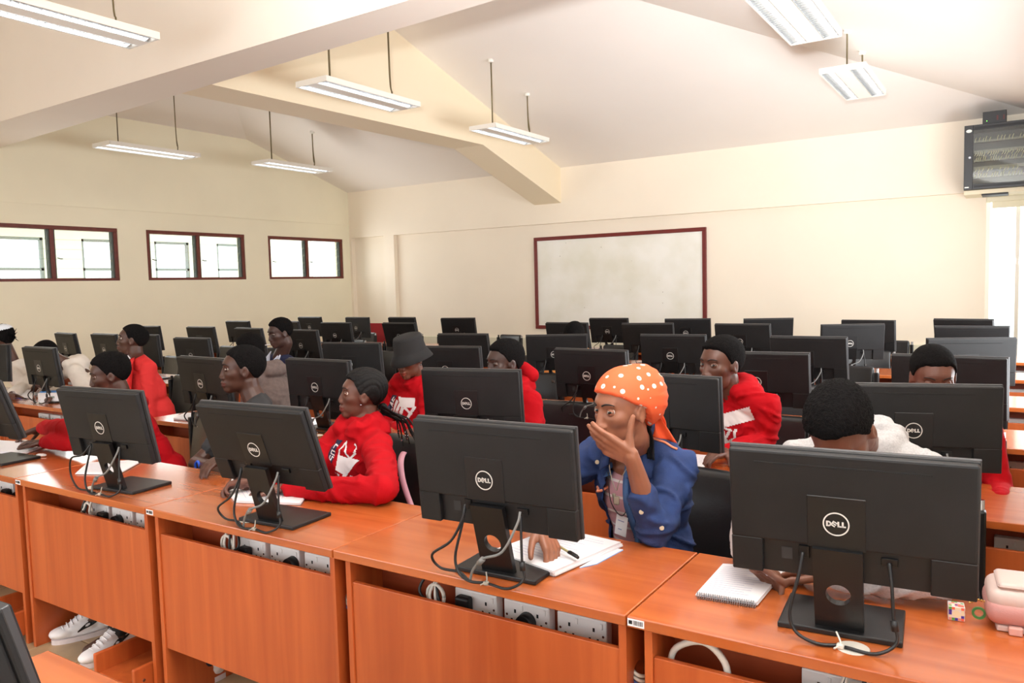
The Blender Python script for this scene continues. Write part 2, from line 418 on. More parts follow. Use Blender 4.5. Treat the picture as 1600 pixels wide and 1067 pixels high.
# ------------------------------------------------------------------ whiteboard, network cabinet, red board
def whiteboard():
    tl, br = at(834, 371, Y=YF+.06), at(1103, 355, Y=YF+.06)
    x0, x1, z0, z1 = tl.x, br.x, .835, 2.27
    e = empty('whiteboard', (x0, YF+.09, z0), 0, 'large worn whiteboard in a red brown frame on the far wall', 'whiteboard')
    W, H = x1-x0, z1-z0
    m = bpy.data.materials.new('worn white board'); m.use_nodes = True; nt = m.node_tree; b = nt.nodes['Principled BSDF']
    b.inputs['Roughness'].default_value = .35
    tc = nt.nodes.new('ShaderNodeTexCoord'); n = nt.nodes.new('ShaderNodeTexNoise'); n.inputs['Scale'].default_value = 1.6; n.inputs['Detail'].default_value = 8
    cr = nt.nodes.new('ShaderNodeValToRGB'); cr.color_ramp.elements[0].position = .35; cr.color_ramp.elements[0].color = srgb(238, 236, 222)
    cr.color_ramp.elements[1].position = .6; cr.color_ramp.elements[1].color = srgb(250, 249, 242)
    v = nt.nodes.new('ShaderNodeTexVoronoi'); v.inputs['Scale'].default_value = 9
    lt = nt.nodes.new('ShaderNodeMath'); lt.operation = 'LESS_THAN'; lt.inputs[1].default_value = .045
    n2 = nt.nodes.new('ShaderNodeTexNoise'); n2.inputs['Scale'].default_value = 2.1
    g2 = nt.nodes.new('ShaderNodeMath'); g2.operation = 'GREATER_THAN'; g2.inputs[1].default_value = .56
    mu = nt.nodes.new('ShaderNodeMath'); mu.operation = 'MULTIPLY'
    mx = nt.nodes.new('ShaderNodeMixRGB'); mx.inputs[2].default_value = srgb(120, 100, 80)
    for s in (n, v, n2): nt.links.new(tc.outputs['Object'], s.inputs['Vector'])
    nt.links.new(n.outputs['Fac'], cr.inputs[0]); nt.links.new(v.outputs['Distance'], lt.inputs[0]); nt.links.new(n2.outputs['Fac'], g2.inputs[0])
    nt.links.new(lt.outputs[0], mu.inputs[0]); nt.links.new(g2.outputs[0], mu.inputs[1]); nt.links.new(mu.outputs[0], mx.inputs[0])
    nt.links.new(cr.outputs[0], mx.inputs[1]); nt.links.new(mx.outputs[0], b.inputs['Base Color'])
    box('board', .03, W-.03, -.022, 0, .03, H-.03, m, e)
    bm = bmesh.new(); f = .055
    for q in ((0, W, 0, f), (0, W, H-f, H), (0, f, f, H-f), (W-f, W, f, H-f)): bbox(bm, q[0], q[1], -.04, 0, q[2], q[3], 0, .005)
    from_bm('frame', bm, BFRAME, e)
whiteboard()

def net_cabinet():
    Y = 10.1; tl, bl = at(1507, 197, Y=Y), at(1508, 297, Y=Y)
    x0, z1, z0 = tl.x, tl.z, bl.z; W, H, D = .66, z1-z0, YF-Y
    e = empty('network_cabinet', (x0, YF, z0), 0, 'black wall-mounted network cabinet with glass door full of patch cables', 'cabinet')
    bm = bmesh.new(); t = .02
    for q in ((0, W, -D+.02, 0, 0, t), (0, W, -D+.02, 0, H-t, H), (0, t, -D+.02, 0, t, H-t), (W-t, W, -D+.02, 0, t, H-t), (t, W-t, -.02, 0, t, H-t)): bbox(bm, *q)
    from_bm('casing', bm, mat('cabinet black paint', (34, 35, 38), .4), e)
    bm = bmesh.new(); g = .085
    for q in ((0, g, 0, H), (W-.04, W, 0, H), (g, W-.04, 0, .055), (g, W-.04, H-.055, H)): bbox(bm, q[0], q[1], -D, -D+.02, q[2], q[3], 0, .003)
    d = from_bm('door', bm, mat('cabinet black paint'), e)
    box('door_glass', g, W-.04, -D+.008, -D+.012, .055, H-.055, GLASS2, d)
    bm = bmesh.new(); cyl(bm, (.055, -D-.004, H*.5), (.055, -D, H*.5), .012, n=16); from_bm('lock', bm, CHROME, d)
    bm = bmesh.new(); cyl(bm, (0, 0, 0), (0, -.003, 0), .028, n=24)
    for v in bm.verts: v.co = Vector((v.co.x+.045, v.co.y-D, v.co.z*.62+H-.062))
    from_bm('oval_badge', bm, mat('white badge', (232, 234, 226), .4), d)
    box('small_badge', .01, .05, -D-.002, -D, .02, .032, mat('white badge'), d)
    bm = bmesh.new()
    for k in range(46):
        for zz in (.02, H-.045): bbox(bm, .1+.011*k, .106+.011*k, -D-.001, -D+.001, zz, zz+.022)
    from_bm('vent_slots', bm, HOLE, d)
    rnd = random.Random(3)
    cord = mat('beige patch cords', (205, 196, 160), .5); pm = mat('grey patch panel', (120, 118, 108), .5)
    rows = [(.86, 1, 14), (.66, -1, 22), (.47, 1, 20), (.33, -1, 12), (.14, 1, 18)]
    for ri, (fz, up_, n) in enumerate(rows):
        z = .06+fz*(H-.16)
        pp = box('patch_panel', g+.005, W-.045, -D+.09, -D+.11, z-.006 if up_ > 0 else z-.02, z+.016, pm, e, .002)
        bm = bmesh.new()
        for k in range(n):
            xx = g+.02+(W-g-.1)*(k+rnd.uniform(-.2, .2))/n
            if (k % 6) == 5: continue
            dz = up_*rnd.uniform(.035, .055)
            tube(bm, [(xx, -D+.09, z), (xx+.004, -D+.055, z+dz*.5), (xx+.012*up_, -D+.07, z+dz)], .0038, 5, 0, 3)
        from_bm('patch_cords', bm, cord, pp)
    s = empty('network_switch', (x0+.19, YF-.3, z0+H), 0, 'small black switch box with green light lying on the network cabinet', 'switch box')
    box('casing', -.02, .2, -.2, .12, 0, .13, mat('switch black', (30, 31, 34), .45), s, .004)
    bm = bmesh.new(); cyl(bm, (.02, -.202, .03), (.02, -.2, .03), .004, n=10); from_bm('status_light', bm, mat('green light', (120, 255, 90), .4, emis=(120, 255, 90), estr=3), s)
    bm = bmesh.new(); bbox(bm, .11, .125, -.203, -.2, .03, .08); bbox(bm, .17, .182, -.203, -.2, .03, .08); from_bm('port', bm, mat('dark red port', (90, 30, 30), .5), s)
    b = empty('cabinet_lit_underside', (x0, YF, z0-.05), 0, 'beige slab standing in for the lit cabinet underside, with black cable gland', 'underside')
    box('lit_slab', .0, W, -.46, 0, .0, .048, mat('beige lit underside', (226, 214, 184), .5), b, .004)  # added slab: light on the black cabinet's bottom face put into its beige colour
    box('cable_gland', .17, .42, -.47, -.2, -.018, -.001, BLACK3, b, .003)
net_cabinet()
p = at(604, 505, Y=9.6); q = at(580, 537, Y=9.6)
e = empty('red_board', (p.x-.18, 9.6, 0), 0, 'plain red board standing on legs behind the last row of desks', 'board')
box('panel', -.36, .36, -.012, .012, .55, p.z, mat('red felt', (150, 16, 22), .8), e, .004)
for sx in (-.34, .34):
    bm = bmesh.new(); cyl(bm, (sx, .02, .02), (sx, .02, p.z-.05), .012); bbox(bm, sx-.015, sx+.015, -.2, .24, 0, .02); from_bm('leg', bm, BLACK2, e)

# ------------------------------------------------------------------ hanging fluorescent lamps
def make_lamp():
    L, W, H = 1.2, .36, .05
    e = empty('pendant_lamp', (0, 0, 0))
    bm = bmesh.new(); t = .012
    bbox(bm, -W/2, W/2, -L/2, L/2, H-t, H); 
    for q in ((-W/2, -W/2+t, -L/2, L/2), (W/2-t, W/2, -L/2, L/2), (-W/2, W/2, -L/2, -L/2+t), (-W/2, W/2, L/2-t, L/2)): bbox(bm, q[0], q[1], q[2], q[3], 0, H-t)
    bbox(bm, -.055, .055, -L/2+t, L/2-t, .0, .012)
    from_bm('housing', bm, LAMPW, e)
    for s in (-1, 1):
        c = s*.113; bm = bmesh.new()
        for k in range(27):
            y = -L/2+.03+(L-.06)*k/26
            prism(bm, [(c-.052, y-.006, .004), (c, y-.006, .014), (c+.052, y-.006, .004), (c+.052, y-.006, .03), (c-.052, y-.006, .03)], (0, .004, 0))
        for dx in (-.056, .052): bbox(bm, c+dx, c+dx+.004, -L/2+.015, L/2-.015, .002, .034)
        from_bm('louvre', bm, LAMPR, e)
        bm = bmesh.new(); cyl(bm, (c, -L/2+.03, .031), (c, L/2-.03, .031), .0085, n=10); from_bm('tube', bm, TUBE, e)
    return e
lamp0 = make_lamp(); used = [False]
ZL = 3.33
LAMPS = [
 # centre x, centre y, rotation, size, label
 (-5.32, 2.84, 0, 1.04, 'hanging strip lamp at the upper left corner, in front of the deep beam'),
 (-9.32, 6.04, 0, 1.04, 'leftmost of the two hanging strip lamps on the left side wall end, nearer the windows'),
 (-9.0, 8.13, 0, 1.02, 'hanging strip lamp in the left bay whose right end overlaps the ceiling slope'),
 (-5.23, 5.6, 0, 1.06, 'large hanging strip lamp in front of the cranked cream beam'),
 (-5.2, 8.15, 0, 1.02, 'hanging strip lamp over the bend of the cranked cream beam'),
 (-1.33, 5.82, 0, 1.04, 'hanging strip lamp cut off by the top edge of the photo, on the right'),
 (-1.33, 8.13, 0, 1.06, 'hanging strip lamp on the right, nearest the network cabinet'),
]
WIRE_OFF = .4
for (x, y, rz, sc, lab) in LAMPS:
    o = lamp0 if not used[0] else copy_tree(lamp0); used[0] = True
    o.location = (x, y, ZL); o.rotation_euler = (0, 0, rz); o.scale = (sc, sc, 1)
    tag(o, lab, 'lamp', 'hanging fluorescent strip lamps')
    for s in (-1, 1):
        yy = y+s*WIRE_OFF
        bm = bmesh.new(); zc = ceilz(x, yy)
        if s > 0: tube(bm, [(0, s*WIRE_OFF/sc, .05), (.02, s*WIRE_OFF/sc+.004, .12), (0.003, s*WIRE_OFF/sc, .3), (0, s*WIRE_OFF/sc, zc-ZL)], .006, 6, 0, 4)
        else: cyl(bm, (0, s*WIRE_OFF/sc, .05), (0, s*WIRE_OFF/sc, zc-ZL), .006, n=6)
        from_bm('suspension_wire', bm, WIRE, o)
        bm = bmesh.new(); cyl(bm, (0, s*WIRE_OFF/sc, zc-ZL-.03), (0, s*WIRE_OFF/sc, zc-ZL+.01), .03, .035, n=14); from_bm('ceiling_rose', bm, LAMPW, o)
# ------------------------------------------------------------------ desks
RY = [.60, 1.65, 2.87, 4.11, 5.38, 6.78, 8.10]
PITCH, DD, ZT = .967, .5, .75
ROWN = ['nearest cut-off', 'front', 'second', 'third', 'fourth', 'fifth', 'back']
ORD = ['rightmost', 'second from the right', 'third from the right', 'fourth from the right', 'fifth from the right', 'sixth from the right',
       'seventh from the right', 'eighth from the right', 'ninth from the right', 'tenth from the right', 'eleventh from the right']
def make_desk():
    e = empty('computer_desk')
    box('desk_top', .002, PITCH-.002, 0, DD, ZT-.027, ZT, WOODT, e, .003)
    bm = bmesh.new(); bbox(bm, .040, .060, .012, DD-.02, 0, ZT-.027, 0, .0015); from_bm('side_panel', bm, WOODP, e)
    # right side panel with its round cable hole
    bm = bmesh.new()
    ring_plate(bm, (PITCH-.026, .08, .575), (0, 1, 0), (0, 0, 1), (1, 0, 0), 0, .03, .02, 24, 0, (-.068, .39, -.575, ZT-.027-.575))
    from_bm('side_panel', bm, WOODP, e)
    box('modesty_panel', .0605, PITCH-.0265, .018, .034, .222, .655, WOODP, e, .0015)
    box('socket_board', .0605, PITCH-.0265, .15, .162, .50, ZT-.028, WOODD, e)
    # double sockets on the board
    sp = None
    for k in range(3):
        if sp is None:
            bm = bmesh.new(); bbox(bm, 0, .146, -.034, 0, 0, .084, 0, .004)
            for i in range(2):
                cx = .037+.072*i
                bbox(bm, cx-.003, cx+.003, -.0346, -.033, .050, .060, 1)
                bbox(bm, cx-.0145, cx-.0085, -.0346, -.033, .028, .033, 1); bbox(bm, cx+.0085, cx+.0145, -.0346, -.033, .028, .033, 1)
                bbox(bm, cx+.018, cx+.026, -.0365, -.033, .060, .076, 0, .001, 1)
            for cx in (.010, .136): cyl(bm, (cx, -.0348, .042), (cx, -.033, .042), .0035, n=8, mi=2)
            sp = from_bm('double_socket', bm, [WHITEP, HOLE, CHROME], e)
        else:
            c = sp.copy(); COL.objects.link(c); sp = c
        sp.location = (.372+.17*k, .15, .582)
    # low tray for the computer case
    bm = bmesh.new()
    bbox(bm, .66, .925, -.045, .44, .05, .066, 0, .001)
    bbox(bm, .655, .671, -.06, .44, .03, .145, 0, .006); bbox(bm, .914, .930, -.06, .44, .03, .145, 0, .006)
    from_bm('computer_tray', bm, WOODP, e)
    bm = bmesh.new()
    cyl(bm, (.9295, -.02, .09), (.9315, -.02, .09), .006, n=10)
    from_bm('screw_cap', bm, CHROME, e)
    bm = bmesh.new(); cyl(bm, (PITCH/2, .085, ZT), (PITCH/2, .085, ZT+.001), .034, .032, n=28)
    from_bm('cable_grommet', bm, CABLEW, e)
    return e
desk0 = make_desk(); first = [True]
X0 = -.765
def place_desk(row, j, label):
    o = desk0 if first[0] else copy_tree(desk0); first[0] = False
    o.location = (X0-PITCH*j, RY[row], 0)
    tag(o, label, 'desk', 'orange laminate computer desks'); return o
frontlab = ['orange desk at the right of the front row, carrying the pink bag',
            'orange front row desk before the person in the denim jacket',
            'orange desk in the front row in front of the girl with braids, white sneaker beneath',
            'orange desk in the front row with two white sneakers and a low tray beneath',
            'orange desk at the left edge of the front row']
fdesks = {}
for j in range(5): fdesks[j] = place_desk(1, j, frontlab[j])
jset = {2: [0, 1, 2, 3, 4, 6, 7], 3: [0, 1, 2, 3, 4, 6, 7, 8], 4: [0, 1, 2, 3, 4, 6, 7, 8, 9], 5: [0, 1, 2, 3, 4, 6, 7, 8, 9], 6: [0, 1, 2, 3, 4, 6, 7, 8, 9]}
for r_ in range(2, 7):
    for i, j in enumerate(jset[r_]): place_desk(r_, j, 'orange desk in the %s row, %s' % (ROWN[r_], ORD[i]))
# the corner of the nearest row at the lower left edge
c0 = at(75, 1015, Z=ZT)
o = copy_tree(desk0); o.location = (c0.x-.03-PITCH*0, c0.y-DD-.0, 0); o.location.x = c0.x
tag(o, 'orange desk whose far corner shows at the lower left below the sneakers', 'desk')
near_desk = o

# barcode stickers on the desk edges
def sticker(x, lab):
    e = empty('barcode_sticker', (x, RY[1]-.0008, ZT-.022), 0, lab, 'sticker')
    box('sheet', 0, .042, -.0004, .0004, 0, .018, PAPER, e)
    bm = bmesh.new(); rnd = random.Random(int(abs(x)*100))
    bbox(bm, .003, .012, -.0008, -.0004, .005, .014); xx = .015
    while xx < .038:
        w = rnd.choice((.0006, .001, .0016)); bbox(bm, xx, xx+w, -.0008, -.0004, .004, .015); xx += w+rnd.choice((.0008, .0012))
    from_bm('barcode', bm, BLACK3, e)
sticker(X0+.004, 'small barcode sticker on the desk edge below the spiral notebook')
sticker(X0-2*PITCH+.01, 'small barcode sticker on the desk edge left of the braided girl')
sticker(X0-3*PITCH+.01, 'small barcode sticker on the desk edge at the left of the front row')

# ------------------------------------------------------------------ monitors
MW, MH = .486, .291
LET = {  # block letters as polygons, unit height
 'D': [[(0, 0), (.42, 0), (.66, .22), (.66, .78), (.42, 1), (0, 1)], [(.24, .24), (.36, .24), (.42, .32), (.42, .68), (.36, .76), (.24, .76)]],
}
def letters_DELL(bm, h, mi):
    """D E L L with the tilted E, centred on the origin in the XZ plane, facing -y"""
    def bar(x0, z0, x1, z1, w, M=None):
        a = Vector((x0, 0, z0)); b = Vector((x1, 0, z1)); d = (b-a).normalized(); n = Vector((-d.z, 0, d.x))*w/2
        pts = [a+n, b+n, b-n, a-n]
        if M is not None: pts = [M @ p for p in pts]
        prism(bm, [(p.x, -.0006, p.z) for p in pts], (0, .0006, 0), mi)
    w = .3*h; H = h/2
    x = -1.62*h
    # D
    bar(x+w/2, -H, x+w/2, H, w); pts = [Vector((x+w*.5, 0, H-.12*h)), Vector((x+.5*h, 0, H-.12*h)), Vector((x+.74*h, 0, H-.34*h)), Vector((x+.74*h, 0, -H+.34*h)), Vector((x+.5*h, 0, -H+.12*h)), Vector((x+w*.5, 0, -H+.12*h))]
    for a, b in zip(pts, pts[1:]): bar(a.x, a.z, b.x, b.z, .25*h)
    # tilted E
    M = Matrix.Translation((-.28*h, 0, -.02*h)) @ Matrix.Rotation(math.radians(-33), 4, 'Y').inverted()
    bar(-.36*h, -H*.9, -.36*h, H*.9, .26*h, M)
    for z in (-.37*h, 0, .37*h): bar(-.4*h, z, .34*h, z, .2*h, M)
    # L L
    for x in (.22*h, .93*h):
        bar(x+w/2, -H, x+w/2, H, w); bar(x, -H+.12*h, x+.66*h, -H+.12*h, .25*h)
def make_monitor():
    e = empty('monitor')
    # housing
    bm = bmesh.new(); W, H = MW/2, MH/2
    bbox(bm, -W, W, -.013, .008, -H, H, 0, .0035, 2)
    bbox(bm, -W+.002, W-.002, -.033, -.012, -.0645, H-.002, 0, .005, 2)
    bbox(bm, -W+.002, -.174, -.033, -.012, -H+.002, -.062, 0, .0022, 1)
    bbox(bm, .158, W-.002, -.033, -.012, -H+.002, -.062, 0, .0022, 1)
    bbox(bm, -.174, .158, -.0185, -.012, -H+.002, -.066, 1)
    hs = from_bm('housing', bm, [BLACK, BLACK3], e)
    box('rim', -W-.0012, W+.0012, -.0045, .0045, -H-.0012, H+.0012, RIMM, hs, .001, 1)
    box('screen', -W+.012, W-.012, .0065, .0086, -H+.02, H-.012, GLOSSB, hs)
    box('stand_plate', -.078, .038, -.0352, -.032, -.0655, .052, BLACK2, hs, .0012, 1)
    bm = bmesh.new(); bbox(bm, -.187, .160, -.0336, -.0325, .1145, .119, 0, .0004, 1)
    for k in range(86): bbox(bm, -.186+.004*k, -.1838+.004*k, -.0339, -.0335, .1153, .1166, 1)
    from_bm('vent_slot', bm, [HOLE, BLACK], hs)
    bm = bmesh.new(); ring_plate(bm, (-.020, -.0352, -.008), (1, 0, 0), (0, 0, 1), (0, -.0008, 0), .0265, .0238, 1, 40)
    b2 = bmesh.new(); letters_DELL(b2, .0122, 0)
    for v in b2.verts: v.co = v.co+Vector((-.020, -.0353, -.008))
    tmp = bpy.data.meshes.new('t'); b2.to_mesh(tmp); b2.free(); bm.from_mesh(tmp)
    from_bm('logo', bm, LOGOM, hs)
    bm = bmesh.new()
    bbox(bm, -.098, -.076, -.0245, -.018, -.100, -.072, 0, .001, 1)
    from_bm('power_port', bm, BLACK2, hs); bm = bmesh.new(); bbox(bm, -.135, -.112, -.0195, -.018, -.11, -.082); from_bm('spec_label', bm, mat('spec label', (44, 44, 45), .6), hs)
    bm = bmesh.new(); bbox(bm, .066, .098, -.0245, -.018, -.094, -.078, 0, .001, 1)
    from_bm('port_block', bm, [BLACK2, mat('spec label', (70, 70, 70), .6)], hs)
    # neck with the round hole
    a = Vector((0, .035, .012)); b = Vector((0, -.019, .207)); d = (b-a); Ln = d.length; d.normalize(); n = Vector((0, -d.z, d.y))
    bm = bmesh.new(); ring_plate(bm, a+d*.092+Vector((-.018, 0, 0)), (1, 0, 0), d, n, 0, .0258, .016, 28, 0, (-.050, .050, -.092, Ln-.092))
    from_bm('neck', bm, BLACK2, e)
    box('base', -.146, .108, .0, .185, 0, .013, BLACK2, e, .003)
    return e
mon0 = make_monitor()
def mon_cables(e, z, v=0, kind=0):
    zz = z-.75-.085
    pts = [(-.088, -.026, zz), (-.095, -.036, zz-.05), (-.112, -.045, .06), (-.098, -.050, .018), (-.055, -.062, .006), (-.012, -.052, .006)]
    if v == 1: pts = [(-.088, -.026, zz), (-.092, -.036, zz-.04), (-.125, -.045, .10), (-.185, -.05, .055), (-.17, -.035, .016), (-.10, -.045, .018), (-.065, -.055, .005)]
    if v == 2: pts = [(-.088, -.026, zz), (-.13, -.04, .15), (-.2, -.04, .13), (-.225, -.03, .06), (-.17, -.04, .012), (-.09, -.05, .012), (-.05, -.05, .006)]
    tubeobj('power_cable', pts, .0038, CABLE, e)
    pts = [(.082, -.024, zz), (.088, -.034, zz-.05), (.092, -.04, .075), (.098, -.045, .03), (.06, -.062, .006), (0, -.055, .006)]
    if v: pts = [(.082, -.026, zz), (.08, -.04, zz-.03), (.045, -.06, .10), (-.01, -.065, .075), (-.045, -.06, .04), (-.06, -.055, .005)]
    bm = bmesh.new(); tube(bm, pts, .0036, 8, 0, 6); m = 3 if v else 2
    a, b = Vector(pts[m]), Vector(pts[m+1]); cyl(bm, a, a+(b-a).normalized()*.022, .0075, n=10)
    from_bm('video_cable', bm, CABLEG if v else CABLE, e)
    bm = bmesh.new(); tube(bm, [(-.02, -.068, .004), (-.008, -.055, .012), (-.018, -.04, .03)], .002, 6, 0, 4); bbox(bm, -.016, -.002, -.062, -.050, .002, .012, 0, .002, 1)
    from_bm('cable_tie', bm, CABLEW, e)
MONS = [
    ('a0', 1, [-4.091, 1.734, 1.027, 0.067, 0.325]),
    ('a1', 1, [-3.018, 1.722, 1.03, 0.094, 0.201]),
    ('a2', 1, [-2.094, 1.715, 1.034, 0.056, 0.34]),
    ('a3', 1, [-1.154, 1.698, 1.036, 0.048, 0.1]),
    ('a4', 1, [-0.299, 1.773, 1.024, 0.079, 0.137]),
    ('b0', 2, [-6.854, 2.958, 1.027, 0.239, -0.032]),
    ('b1', 2, [-6.06, 2.99, 1.024, -0.042, 0.129]),
    ('b2', 2, [-4.007, 2.886, 1.017, -0.084, 0.139]),
    ('b3', 2, [-3.248, 3.069, 1.009, -0.004, 0.095]),
    ('b4', 2, [-2.068, 2.868, 1.02, 0.174, 0.106]),
    ('b5', 2, [-1.17, 2.916, 1.026, -0.108, 0.067]),
    ('b6', 2, [-0.275, 2.94, 1.025, 0.252, 0.04]),
    ('c1', 3, [-6.706, 4.18, 1.027, 0.081, 0.091]),
    ('c2', 3, [-5.92, 4.165, 1.013, -0.014, 0.138]),
    ('c3', 4, [-5.944, 5.413, 1.005, -0.071, 0.169]),
    ('c4', 3, [-4.048, 4.148, 1.006, 0.193, 0.127]),
    ('c5', 3, [-3.175, 4.15, 0.999, 0.159, 0.146]),
    ('c6', 3, [-2.072, 4.063, 1.01, -0.077, 0.102]),
    ('c7', 3, [-1.122, 4.134, 1.013, 0.074, 0.169]),
    ('c8', 3, [-0.269, 4.193, 1.01, -0.122, 0.094]),
    ('d1', 4, [-8.666, 5.448, 1.021, 0.213, 0.163]),
    ('d2', 4, [-7.614, 5.469, 1.021, -0.021, 0.168]),
    ('d3', 4, [-6.764, 5.439, 1.016, -0.109, 0.199]),
    ('d4', 5, [-6.913, 6.828, 0.997, 0.027, 0.164]),
    ('d5', 5, [-5.925, 6.855, 1.002, -0.011, 0.28]),
    ('d6', 4, [-3.977, 5.419, 0.993, 0.125, 0.237]),
    ('d7', 4, [-3.063, 5.397, 0.995, 0.396, 0.171]),
    ('d8', 4, [-2.11, 5.45, 1.005, 0.1, 0.2]),
    ('d9', 4, [-1.16, 5.427, 1.006, -0.011, 0.204]),
    ('d10', 4, [-0.24, 5.453, 1.004, 0.336, 0.086]),
    ('e1', 3, [-7.98, 4.19, 1.03, -0.145, 0.166]),
    ('e2', 3, [-7.29, 4.19, 1.03, -0.09, 0.167]),
    ('e3', 5, [-8.733, 6.837, 1.009, -0.038, 0.167]),
    ('e4', 5, [-7.759, 6.838, 1.011, -0.15, 0.204]),
    ('e5', 5, [-3.742, 6.837, 1.011, -0.066, 0.205]),
    ('e6', 5, [-2.898, 6.843, 1.012, 0.156, 0.28]),
    ('e7', 5, [-2.01, 6.837, 1.007, -0.031, 0.185]),
    ('e8', 5, [-1.132, 6.844, 1.006, 0.406, 0.128]),
    ('e9', 5, [-0.29, 6.803, 1.002, 0.022, 0.233]),
    ('f1', 6, [-8.783, 8.155, 1.002, -0.027, 0.216]),
    ('f2', 6, [-7.833, 8.145, 0.995, -0.105, 0.059]),
    ('f3', 6, [-7.003, 8.153, 0.999, -0.051, 0.222]),
    ('f4', 6, [-6.065, 8.147, 0.991, 0.179, 0.213]),
    ('f5', 6, [-3.916, 8.141, 0.992, -0.01, 0.226]),
    ('f6', 6, [-2.991, 8.141, 0.987, 0.221, 0.229]),
    ('f7', 6, [-2.145, 8.151, 0.991, 0.381, 0.232]),
    ('f8', 6, [-1.186, 8.069, 0.975, -0.167, 0.054]),
    ('f9', 6, [-0.403, 8.15, 0.988, -0.225, 0.238]),
]
mfirst = [True]; counts = {}
bymon = {}
for nm, row, q in MONS: bymon.setdefault(row, []).append((q[0], nm, q))
frontm = {'a4': 'black monitor back, front row right, before the bowed student',
          'a3': 'black monitor back, front row, beside the person in denim jacket',
          'a2': 'black monitor back in the front row before the girl with braids',
          'a1': 'black monitor back, front row, before the boy at the left in red',
          'a0': 'black monitor cut by the left edge of the photo, front row'}
shared_cab = None
for row in sorted(bymon):
    for i, (x, nm, q) in enumerate(sorted(bymon[row], reverse=True)):
        o = mon0 if mfirst[0] else copy_tree(mon0); mfirst[0] = False
        X, Y, Z, yaw, tilt = q
        o.location = (X, Y, ZT+.0002); o.rotation_euler = (0, 0, yaw)
        hs = [c for c in o.children if c.name.startswith('housing')][0]
        hs.location = (0, 0, Z-ZT); hs.rotation_euler = (tilt, 0, 0)
        lab = frontm.get(nm) or 'black monitor back in the %s row of desks, %s' % (ROWN[row], ORD[i])
        tag(o, lab, 'monitor', 'black flat monitors on the desks')
        if row == 1: mon_cables(o, Z, {'a4': 0, 'a3': 1, 'a2': 1, 'a1': 2, 'a0': 0}[nm])
        else:
            if shared_cab is None:
                k0 = set(o.children); mon_cables(o, Z, 1); shared_cab = [c for c in o.children if c not in k0]
            else:
                for c in shared_cab:
                    d = c.copy(); COL.objects.link(d); d.parent = o
# two monitors of the nearest row, only corners in view
def near_mon(x, y, ztop, yaw, tilt, lab):
    o = copy_tree(mon0); o.location = (x, y, ZT+.0002); o.rotation_euler = (0, 0, yaw)
    hs = [c for c in o.children if c.name.startswith('housing')][0]
    hs.location = (0, 0, ztop-ZT-MH/2*math.cos(tilt)); hs.rotation_euler = (tilt, 0, 0)
    tag(o, lab, 'monitor', 'black flat monitors on the desks'); return o

# ------------------------------------------------------------------ chairs
def make_chair():
    e = empty('office_chair')     # faces -y; origin on the floor under the seat
    bm = bmesh.new(); bbox(bm, -.235, .235, -.23, .22, .40, .475, 0, .03, 4); from_bm('seat', bm, LEATHER, e, True)
    bm = bmesh.new(); bbox(bm, -.20, .20, -.032, .032, 0, .34, 0, .03, 4)
    for v in bm.verts: v.co.y += .06*(v.co.x/.2)**2*-1+.03
    M = Matrix.Translation((0, .235, .50)) @ Matrix.Rotation(math.radians(-8), 4, 'X')
    for v in bm.verts: v.co = M @ v.co
    from_bm('backrest', bm, LEATHER, e, True)
    for s in (-1, 1):
        bm = bmesh.new()
        pts = [(s*.225, .235, .83), (s*.225, .215, .52), (s*.235, .17, .44), (s*.235, -.10, .43), (s*.235, -.22, .40), (s*.235, -.24, .02), (s*.235, -.2, .012), (s*.235, .22, .012)]
        for a, b in zip(pts, pts[1:]):
            cyl(bm, a, b, .012, n=8)
        from_bm('side_frame', bm, CHROME if s > 0 else BLACK2, e)
        bm = bmesh.new(); bbox(bm, s*.225-.016, s*.225+.016, .205, .245, .52, .80, 0, .006, 2)
        from_bm('side_strip', bm, BLACK2, e)
    bm = bmesh.new(); cyl(bm, (-.235, .22, .012), (.235, .22, .012), .012, n=8); from_bm('cross_bar', bm, CHROME, e)
    return e
chair0 = make_chair(); cfirst = [True]
def place_chair(x, y, rz, lab, grp='black leatherette chairs'):
    o = chair0 if cfirst[0] else copy_tree(chair0); cfirst[0] = False
    o.location = (x, y, 0); o.rotation_euler = (0, 0, rz); return tag(o, lab, 'chair', grp)
# ------------------------------------------------------------------ people
DG = bpy.context.evaluated_depsgraph_get
def ell(bm, c, r, M=None, sub=2):
    g = bmesh.ops.create_icosphere(bm, subdivisions=sub, radius=1)
    for v in g['verts']:
        p = Vector((v.co.x*r[0], v.co.y*r[1], v.co.z*r[2]))
        if M is not None: p = M @ p
        v.co = p+Vector(c)
def cap(bm, p0, r0, p1, r1, n=12):
    p0, p1 = Vector(p0), Vector(p1)
    ell(bm, p0, (r0,)*3); ell(bm, p1, (r1,)*3)
    if (p1-p0).length > 1e-5: cyl(bm, p0, p1, r0, r1, n)
def remesh(bm, voxel, smooth=2, fac=.5):
    me = bpy.data.meshes.new('tmp'); bm.to_mesh(me); bm.free()
    o = bpy.data.objects.new('tmp', me); COL.objects.link(o)
    m = o.modifiers.new('r', 'REMESH'); m.mode = 'VOXEL'; m.voxel_size = voxel
    if smooth:
        s = o.modifiers.new('s', 'SMOOTH'); s.factor = fac; s.iterations = smooth
    dg = bpy.context.evaluated_depsgraph_get(); dg.update()
    out = bpy.data.meshes.new_from_object(o.evaluated_get(dg))
    bpy.data.objects.remove(o); bpy.data.meshes.remove(me)
    out.polygons.foreach_set('use_smooth', [True]*len(out.polygons))
    return out
def getco(me):
    a = np.empty(len(me.vertices)*3, 'f'); me.vertices.foreach_get('co', a); return a.reshape(-1, 3).astype(float)
def getno(me):
    a = np.empty(len(me.vertices)*3, 'f'); me.vertices.foreach_get('normal', a); return a.reshape(-1, 3).astype(float)
def setco(me, a): me.vertices.foreach_set('co', a.astype('f').ravel()); me.update()
